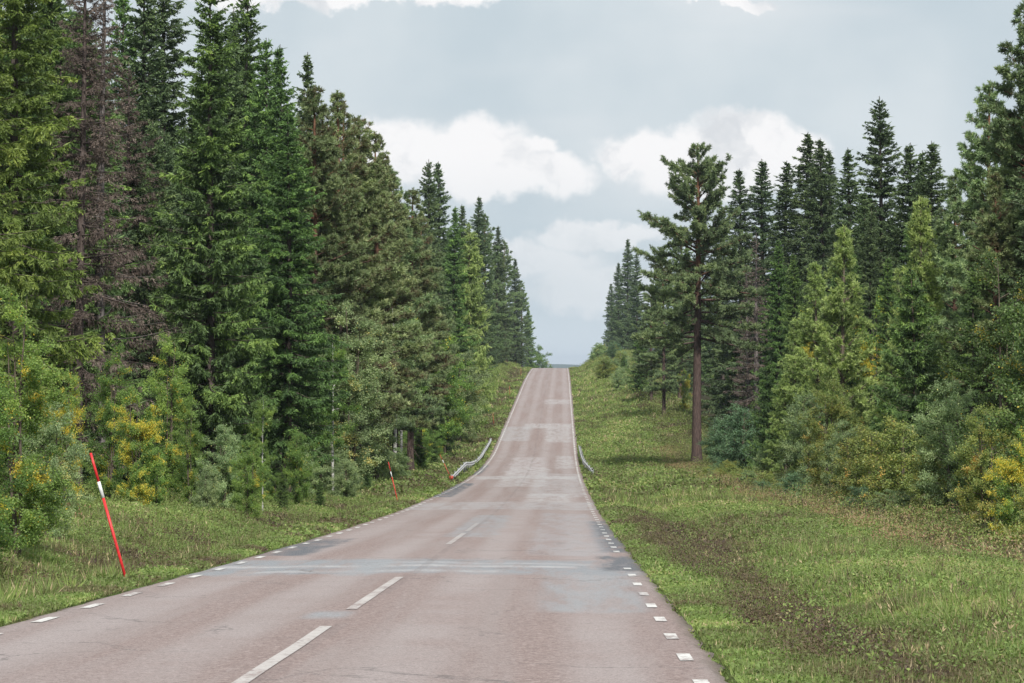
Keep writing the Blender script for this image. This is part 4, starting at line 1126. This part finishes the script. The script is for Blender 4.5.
pole(-6.2, 430.0, -6.2, 1.3, .022, M['orange'], 'tiny faded snow pole high on the far slope by the crest', band=False)

# ------------------------------------------------------------------ guard rails (old, bent W-beam)
def rail(pts, label, side, end_red=False):
    """pts: (x, y, height over the road)"""
    pts = np.array(pts, float)
    yv = np.linspace(pts[0, 1], pts[-1, 1], 70)
    def smooth_i(c_):
        v_ = np.interp(yv, pts[:, 1], c_); kk = np.array([1, 2, 3, 2, 1]) / 9.0
        return np.convolve(np.pad(v_, 2, mode='edge'), kk, mode='valid')
    xv = smooth_i(pts[:, 0]); hv = smooth_i(pts[:, 2]); zv = road_z(yv) + hv
    root = bpy.data.objects.new('guard_rail', None); COL.objects.link(root)
    o0 = np.array([xv[0], yv[0], gz(xv[0], yv[0])]); root.location = o0
    tag(root, label, 'guard rail', 'guard rails at the bottom of the dip')
    prof = [(0, .105), (.025, .09), (.025, .06), (-.02, .02), (-.02, -.02), (.025, -.06), (.025, -.09), (0, -.105)]
    prof = prof + [(a - .006, b_) for a, b_ in prof[::-1]]
    k_ = len(prof)
    V = np.array([[(xv[i] + side * a - o0[0], yv[i] - o0[1], zv[i] - .155 + b_ - o0[2]) for a, b_ in prof] for i in range(len(yv))])
    idx = np.arange(len(yv) * k_).reshape(len(yv), k_); A = idx[:-1]; B = idx[1:]
    Q = np.stack([A, np.roll(A, -1, 1), np.roll(B, -1, 1), B], -1).reshape(-1, 4)
    g_ = Geo(); g_.add(V.reshape(-1, 3), Q); obj('rail_beam', g_.mesh('rail_beam', M['steel'], False), root)
    for y in np.arange(pts[0, 1] + 2.5, pts[-1, 1], 4.0):
        xx = float(np.interp(y, yv, xv)) - side * .09; zz = float(np.interp(y, yv, zv)); zg = gz(xx, y) - .3
        g_ = Geo(); box_mesh(g_, np.array([xx - o0[0], y - o0[1], (zz - .02 + zg) / 2 - o0[2]]), .10, .06, max(.2, zz - .02 - zg))
        obj('post', g_.mesh('post', M['post']), root)
    if end_red:
        g_ = Geo(); box_mesh(g_, np.array([0, -.06, zv[0] - .10 - o0[2]]), .22, .05, .20); obj('end_marker', g_.mesh('end_marker', M['redend']), root)
rail([(-5.95, 153, .30), (-5.80, 172, .80), (-5.86, 184, .55), (-5.85, 194, .42), (-5.72, 204, .55), (-5.78, 214, .60), (-5.75, 232, .66)],
     'long wavy galvanised guard rail on the left verge at the bottom of the dip', 1, True)
rail([(1.78, 167, .36), (1.72, 174, .42), (1.42, 184, .62), (1.36, 196, .62), (1.30, 220, .66)], 'short bent guard rail on the right verge at the bottom of the dip', -1)

# a few stones in the grass by the lone pine
m, T, b = base_mat('pinkish_stone', .85, .3); t = T.new('ShaderNodeTexCoord'); n = T.noise(t.outputs['Object'], 5, 5, .7)
T.link(T.ramp(n, [(.3, (.20, .15, .14)), (.7, (.40, .33, .31))]), b.inputs['Base Color']); M['stone'] = m
def stone(x, y, r_, label, seed):
    import bmesh
    bm = bmesh.new(); bmesh.ops.create_icosphere(bm, subdivisions=3, radius=1)
    rr = np.random.default_rng(seed)
    for v_ in bm.verts:
        n_ = vnoise(v_.co.x * 2 + 5, v_.co.y * 2 + v_.co.z * 3 + 8, 1.0, seed); v_.co *= .75 + .5 * float(n_)
        v_.co.x *= r_; v_.co.y *= r_ * .8; v_.co.z *= r_ * .55
    me = bpy.data.meshes.new('stone'); bm.to_mesh(me); bm.free(); me.materials.append(M['stone'])
    o = obj('stone', me, None, (x, y, gz(x, y) + .05)); tag(o, label, 'stone')
stone(9.35, 182, .42, 'pinkish stone in the grass just right of the lone pine trunk', 5)
stone(9.9, 180, .26, 'smaller stone right of the pinkish one near the lone pine', 6)

# ------------------------------------------------------------------ haze
hb_ = Geo(); 
box_mesh(hb_, np.array([0, 5000, -5.0]), 15500, 12000, 130)
hm = bpy.data.materials.new('haze'); hm.use_nodes = True; T = NT(hm.node_tree); T.n.clear()
pv = T.new('ShaderNodeVolumePrincipled'); pv.inputs['Color'].default_value = (.74, .86, 1.0, 1); pv.inputs['Density'].default_value = HAZE_DENSITY
pv.inputs['Anisotropy'].default_value = 0.2
mo = T.new('ShaderNodeOutputMaterial'); T.link(pv.outputs[0], mo.inputs['Volume'])
hz_o = obj('haze', hb_.mesh('haze', hm)); tag(hz_o, 'thin bluish air over the whole landscape', 'haze', kind='stuff')
print('fillers', count, 'objects', len(bpy.data.objects))
